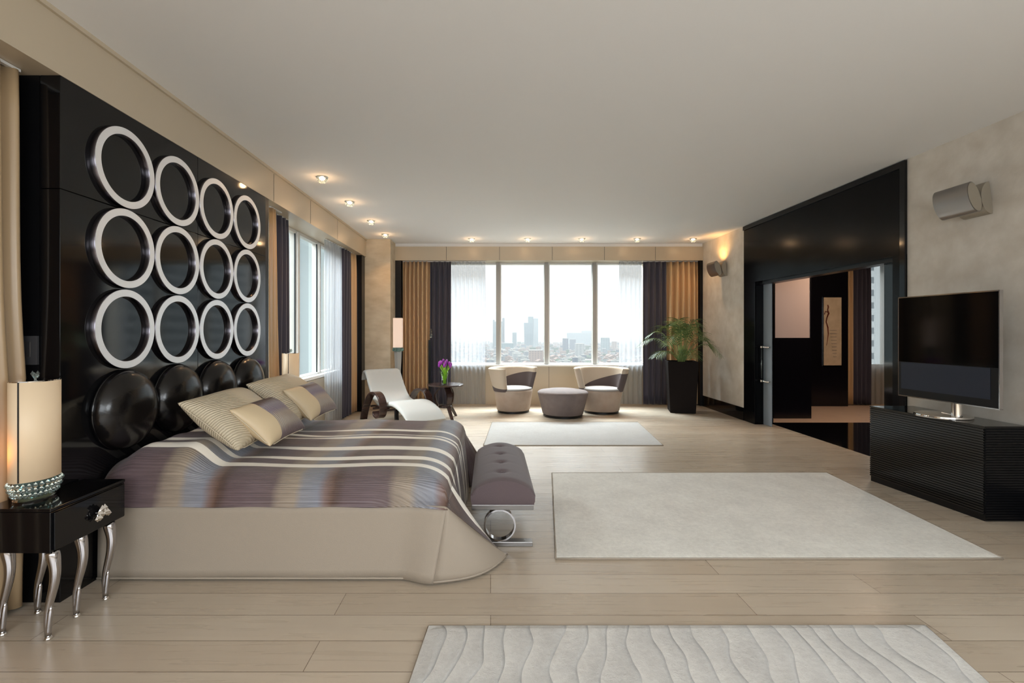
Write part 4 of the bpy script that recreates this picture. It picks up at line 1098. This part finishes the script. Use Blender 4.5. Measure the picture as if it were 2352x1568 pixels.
# ------------------------------------------------------------------ sliding glass door and handles
sd = thing('sliding_door', 'frosted glass sliding door edge with chrome handle in the black doorway', 'door', (4.12, 7.2, 0))
B(4.12, 4.132, 7.09, 7.30, .006, 2.11).build('glass_leaf', M['frost'], sd, world=True)
tag(B(4.12, 4.15, 4.80, 5.06, .006, 2.11).build('door_leaf', M['lacquer']), 'black near edge of the doorway opening, right beside the television', 'door')
hd = MB().tube([(4.07, 7.26, 1.46-.30), (4.07, 7.26, 1.30-.60)], .008, 10).build('handle_bar', M['crystal'], sd, world=True, smooth=True)
for z in (1.17, .66):
    MB().tube([(4.05, 7.26, z), (4.12, 7.26, z)], .018, 12).tube([(4.072, 7.12, z), (4.072, 7.32, z)], .012, 12).tube([(4.072, 7.12, z), (4.12, 7.12, z)], .014, 12).build('handle_bracket', M['chrome'], sd, world=True, smooth=True)

# ------------------------------------------------------------------ side room beyond the doorway
struct('floor_side_room', B(4.27, 9.1, 7.45, 9.75, -.2, 0), mat('pink_beige_floor', (198,172,152), .4, var=(4,.2,(1,6,1),(186,160,140))), 'warm pale floor of the side room')
struct('floor_doorway', B(4.27, 9.1, 3.0, 7.45, -.2, 0), M['lacquer'], 'polished black stone floor in the doorway')
struct('wall_side_room', MB().box(9.0, 9.2, 2.9, 9.75, 0, 3.06).box(4.25, 9.2, 2.8, 3.0, 0, 3.06), M['blackwall'])
struct('trim_16', MB().box(5.45, 6.70, 9.06, 9.27, 0, 3.06), M['blackwall'], 'black wall section with the lit niche picture')
struct('trim_17', MB().box(4.26, 5.45, 9.10, 9.27, 0, 3.06), M['blackwall'], 'black wall section beside the niche')
struct('trim_18', MB().box(6.70, 9.0, 9.10, 9.3, 2.66, 3.06), M['blackwall'], 'black pelmet over the side room window')
pn = thing('screen_panel', 'black standing panel with a pale pink upper pane inside the side room', 'partition', (4.88, 7.80, 0))
B(4.57, 5.17, 7.79, 7.84, 0, 1.30).build('lower_panel', M['blackwall'], pn, world=True)
MB().box(4.57, 4.585, 7.79, 7.84, 1.30, 2.45).box(5.155, 5.17, 7.79, 7.84, 1.30, 2.45).box(4.585, 5.155, 7.79, 7.84, 2.43, 2.45).build('panel_frame', M['blackwall'], pn, world=True)
B(4.585, 5.155, 7.80, 7.83, 1.30, 2.43).build('pink_pane', mat('pink_silk_pane', (214,192,186), .6), pn, world=True)
ap = thing('wall_picture', 'tall narrow gold picture with a slender red-brown figure on the black wall', 'picture', (6.40, 9.05, 1.4))
B(6.22, 6.575, 9.045, 9.058, .755, 2.05).build('picture_frame', M['steel'], ap, world=True)
B(6.232, 6.563, 9.040, 9.046, .768, 2.038).build('picture_sheet', mat('gilded_sheet', (206,186,160), .35, var=(6,.2,(1,1,1),(180,160,134))), ap, world=True)
fg = MB(); fp = [(6.30,1.90,.020),(6.31,1.86,.026),(6.30,1.80,.018),(6.315,1.74,.034),(6.285,1.66,.022),(6.27,1.58,.020),(6.30,1.48,.026),(6.31,1.36,.020),(6.30,1.26,.012),(6.28,1.14,.006)]
fg.tube([(x, 9.038, z) for x, z, r in fp], [r for *_, r in fp], 10, flat=(1,.3))
fg.tube([(6.31, 9.038, 1.76), (6.26, 9.038, 1.78), (6.24, 9.038, 1.72)], [.01,.008,.006], 8)
fg.build('painted_figure', mat('red_brown_paint', (116,52,40), .5), ap, world=True, smooth=True)
stp = MB()
for k in range(9): stp.box(6.40+.008*k-.06, 6.47, 9.036, 9.0398, 1.42-.062*k, 1.43-.062*k)
stp.build('painted_steps', mat('pale_paint', (150,140,128), .6), ap, world=True)
curtain('gold_curtain', 'narrow gold curtain seen through the doorway beside the picture', (6.72, 9.16), (6.86, 9.16), .02, 2.65, 2, .04, M['gold'], seed=31)
curtain('navy_curtain', 'dark purple curtain seen through the doorway', (6.87, 9.16), (7.20, 9.16), .02, 2.65, 4, .04, M['navy'], seed=32)
curtain('sheer_curtain', 'white sheer curtain over the side room window seen through the doorway', (7.20, 9.19), (8.4, 9.19), .02, 2.65, 10, .02, M['sheer'], seed=33, thick=0)
# warm disk light just below the side room ceiling
l = bpy.data.lights.new('side_room_disk_light', 'AREA'); l.shape = 'DISK'; l.size = .5; l.energy = 30; l.color = lin((255,222,190))
o = bpy.data.objects.new('side_room_disk_light', l); o.location = (5.9, 7.0, 3.03); C.objects.link(o)

# ------------------------------------------------------------------ outside: towers and the hazy city
def facade(name, base, win, sx, sz, fx_=.7, fz=.6, rough=.5, rot=0):
    m = mat(name, base, .85, spec=.15); nt = m.node_tree; p = nt.nodes['Principled BSDF']; L = nt.links.new
    g = nt.nodes.new('ShaderNodeNewGeometry'); s_ = nt.nodes.new('ShaderNodeSeparateXYZ'); L(g.outputs['Position'], s_.inputs[0])
    h = math_node(nt, 'ADD', s_.outputs['X'], math_node(nt, 'MULTIPLY', s_.outputs['Y'], 1.0))
    a = math_node(nt, 'LESS_THAN', math_node(nt, 'FRACT', math_node(nt, 'ADD', math_node(nt, 'DIVIDE', h, sx), 100)), fx_)
    b = math_node(nt, 'LESS_THAN', math_node(nt, 'FRACT', math_node(nt, 'ADD', math_node(nt, 'DIVIDE', s_.outputs['Z'], sz), 100)), fz)
    mx = nt.nodes.new('ShaderNodeMixRGB'); mx.inputs[1].default_value = col(base); mx.inputs[2].default_value = col(win)
    L(math_node(nt, 'MULTIPLY', a, b), mx.inputs[0]); L(mx.outputs[0], p.inputs['Base Color'])
    return m
GZ = -75
nb_ = thing('neighbour_tower', 'pale panelled facade of the adjacent tower seen through the left window', 'building', (-7, 15, GZ))
B(-22, -3.6, 15, 30, GZ, 60).build('facade', facade('pale_panels', (176,186,186), (150,160,162), 1.9, 7.2, .92, .985), nb_, world=True)
jt = MB()
for x in [-21+1.15*k for k in range(16)]: jt.box(x, x+.09, 14.93, 15.0, -30, 40)
jt.build('facade_joint', M['gasket'], nb_, world=True)
gt = thing('grid_tower', 'pale tower with a grid of windows beyond the side room curtain', 'building', (40, 48, GZ))
B(26, 52, 44, 60, GZ, 70).build('facade', facade('white_grid_facade', (190,196,198), (104,114,120), 1.5, 1.15, .6, .5), gt, world=True)
# tall towers in the city
def tower(name, label, x, y, parts, m):
    t = thing(name, label, 'building', (x, y, GZ))
    for nm, x0, x1, z0, z1, dx, mt in parts:
        MB().prism([(x+x0, GZ if z0 is None else z0), (x+x1, GZ if z0 is None else z0), (x+x1+dx, z1), (x+x0-abs(dx), z1)], y, y+30, 'y').build(nm, mt, t, world=True)
    return t
gA = facade('teal_glass_facade', (84,112,114), (60,88,92), 9, 5, .8, .7, .3); gB = facade('blue_glass_facade', (74,100,108), (48,74,84), 12, 6, .8, .75, .3); gC = facade('pale_glass_facade', (130,142,144), (100,114,118), 8, 5, .8, .7, .4)
s_ = 1900/1110
tower('glass_tower', 'slim teal glass tower behind the left window mullion', (1146-1127)*s_, 1900, [('shaft', -12*s_, 12*s_, None, 1.4+22*s_, 0, gA), ('left_fin', -14*s_, -10*s_, None, 1.4+26*s_, 0, gB), ('right_fin', 8*s_, 13*s_, None, 1.4+30*s_, 0, gB)], None)
tower('glass_tower', 'broad blue-green glass tower with a set-back top on the skyline', (1214-1127)*s_, 1900, [('shaft', -8*s_, 10*s_, None, 1.4+19*s_, 3, gB), ('crown', 0, 11*s_, 1.4+19*s_, 1.4+33*s_, 0, gA), ('pale_wing', 10*s_, 22*s_, None, 1.4+29*s_, 0, gC)], None)
gw = facade('white_block_facade', (150,152,150), (112,116,120), 10, 4, .5, .5)
go = facade('ochre_block_facade', (142,124,112), (104,94,90), 8, 4, .5, .5)
gp = facade('rose_block_facade', (150,130,120), (110,100,98), 6, 4, .5, .5)
gg = facade('grey_block_facade', (122,126,130), (88,94,102), 9, 4, .5, .5)
gd = facade('dark_block_facade', (84,92,104), (64,72,84), 9, 4, .5, .5)
gr = mat('red_roof_tiles', (136,114,104), .8); gl = mat('pale_roof', (156,154,148), .8); gtree = mat('city_foliage', (66,84,62), .9)
keep_out = [(32, 1915, 45, 32), (155, 1915, 45, 32)]
def block(label, px, y, w, ztop, mt, dep=25):
    x = (px-1127)*y/1110
    t = thing('city_block', label, 'building', (x, y, GZ)); keep_out.append((x, y+dep/2, w/2+16, dep/2+16))
    B(x-w/2, x+w/2, y, y+dep, GZ, ztop).build('facade', mt, t, world=True)
    B(x-w/2, x+w/2, y-.5, y+dep, ztop, ztop+1.2).build('roof', gl, t, world=True)
block('tall white slab block right of the middle mullion', 1333, 1250, 20, -32, gw)
block('row of rose coloured flats at the foot of the blue-green tower', 1232, 1050, 30, -41, gp)
block('hazy grey block between the two glass towers', 1182, 2000, 17, -5, gA)
block('dark blue office block on the skyline right of the middle mullion', 1300, 1500, 14, -22, gd)
block('pale grey tower block near the right sheer curtain', 1392, 1500, 22, -20, gC)
block('long hazy pale complex under the horizon right of the middle mullion', 1335, 2300, 130, -8, gC)
block('grey office block left of the right mullion far away', 1352, 2350, 60, 2, gC)
block('low teal office slab beside the slim teal tower', 1160, 1700, 60, -42, gA)
block('long pale apartment row low in the middle window', 1345, 1120, 60, -66, gp)
struct('ground', B(-3000, 5200, 200, 9000, GZ-2, GZ), mat('city_ground', (104,102,96), .9, var=(.01,.2,(1,1,1),(80,88,74))), 'ground far below the windows')
# low-rise houses: four shapes, copied
protos = []
rc = random.Random(99)
for k, (fm, rm, w, d, h, gable) in enumerate(((gw,gr,13,11,11,1),(go,gr,16,12,14,1),(gg,gl,14,14,18,0),(gp,gr,12,10,10,1),(gw,gl,18,12,15,0),(gd,gl,12,12,22,0),(gw,gtree,9,9,6,2))):
    mb = MB()
    if gable == 2:
        mb.cur = 1; mb.lathe([(1,0),(8,2),(10,6),(7,10),(2,12)], 9)
    else:
        mb.box(-w/2, w/2, -d/2, d/2, 0, h); mb.cur = 1
        if gable: mb.prism([(-w/2-.6, h), (w/2+.6, h), (0, h+3.4)], -d/2-.6, d/2+.6, 'y')
        else: mb.box(-w/2-.3, w/2+.3, -d/2-.3, d/2+.3, h, h+.8); mb.box(-w/6, w/6, -d/6, d/6, h+.8, h+3.5)
    me_o = mb.build('proto', [fm, rm]); protos.append(me_o.data); bpy.data.objects.remove(me_o)
kinds = [('low white house with red roof in the hazy city below','house'),('low ochre house with red roof in the hazy city below','house'),('grey flat-roofed block in the hazy city below','building'),
         ('small rose house with red roof in the hazy city below','house'),('wide white flat-roofed block in the hazy city below','building'),('taller dark block in the hazy city below','building'),('round tree crown among the houses far below','tree')]
cells = []
y = 960
while y < 2600:
    step = 27+(y-960)*.022; xl = -.13*y if y < 1250 else -.42*y; xr = .33*y if y < 1250 else .5*y; x = xl
    while x < xr:
        cells.append((y+rc.uniform(-4,4), x+rc.uniform(-2,2))); x += 25+(y-960)*.012
    y += step
rest = MB(); restm = [gw, go, gg, gp, gd, gr, gl, gtree]
cells = [c for c in cells if not any(abs(c[1]-k[0]) < k[2] and abs(c[0]-k[1]) < k[3] for k in keep_out)]
cells.sort()
for n_, (y, x) in enumerate(cells):
    k = rc.choices(range(7), (5,4,4,4,3,1.0,3))[0]
    s = rc.uniform(.75,1.05); rz = rc.uniform(-.5,.5)
    if n_ < 290:
        o = bpy.data.objects.new('city_tree' if k == 6 else 'city_house', protos[k]); C.objects.link(o)
        o.location = (x, y, GZ); o.rotation_euler = (0,0,rz); o.scale = (s,s,s*rc.uniform(.8,1.3))
        tag(o, kinds[k][0], kinds[k][1], 'city seen from the windows: '+kinds[k][0].replace(' in the hazy city below', '').replace(' far below', ''))
    else:
        w = rc.uniform(8,20)*s; d = 12; h = rc.uniform(9,24)*s
        if rc.random() < .04: h *= 2
        rest.cur = rc.randrange(5) if k != 6 else 7
        rest.box(x-w/2, x+w/2, y-d/2, y+d/2, GZ, GZ+h)
        rest.cur = 5 if (k in (0,1,3)) else (7 if k == 6 else 6)
        rest.box(x-w/2-.4, x+w/2+.4, y-d/2-.4, y+d/2+.4, GZ+h, GZ+h+1.5)
ro_ = rest.build('distant_rooftops', restm); tag(ro_, 'hazy carpet of distant rooftops reaching to the horizon', 'rooftops', kind='stuff')
# haze layer over the city
hz = B(-3000, 5200, 300, 8900, GZ-1, 90); hm = bpy.data.materials.new('city_haze'); hm.use_nodes = True; nt = hm.node_tree; nt.nodes.clear()
oo = nt.nodes.new('ShaderNodeOutputMaterial'); vv = nt.nodes.new('ShaderNodeVolumeScatter'); vv.inputs['Color'].default_value = (.97,.98,1,1); vv.inputs['Density'].default_value = .0004
nt.links.new(vv.outputs[0], oo.inputs['Volume'])
hm.cycles.homogeneous_volume = True
tag(hz.build('haze', hm), 'thin pale haze hanging over the city', 'haze', kind='stuff')
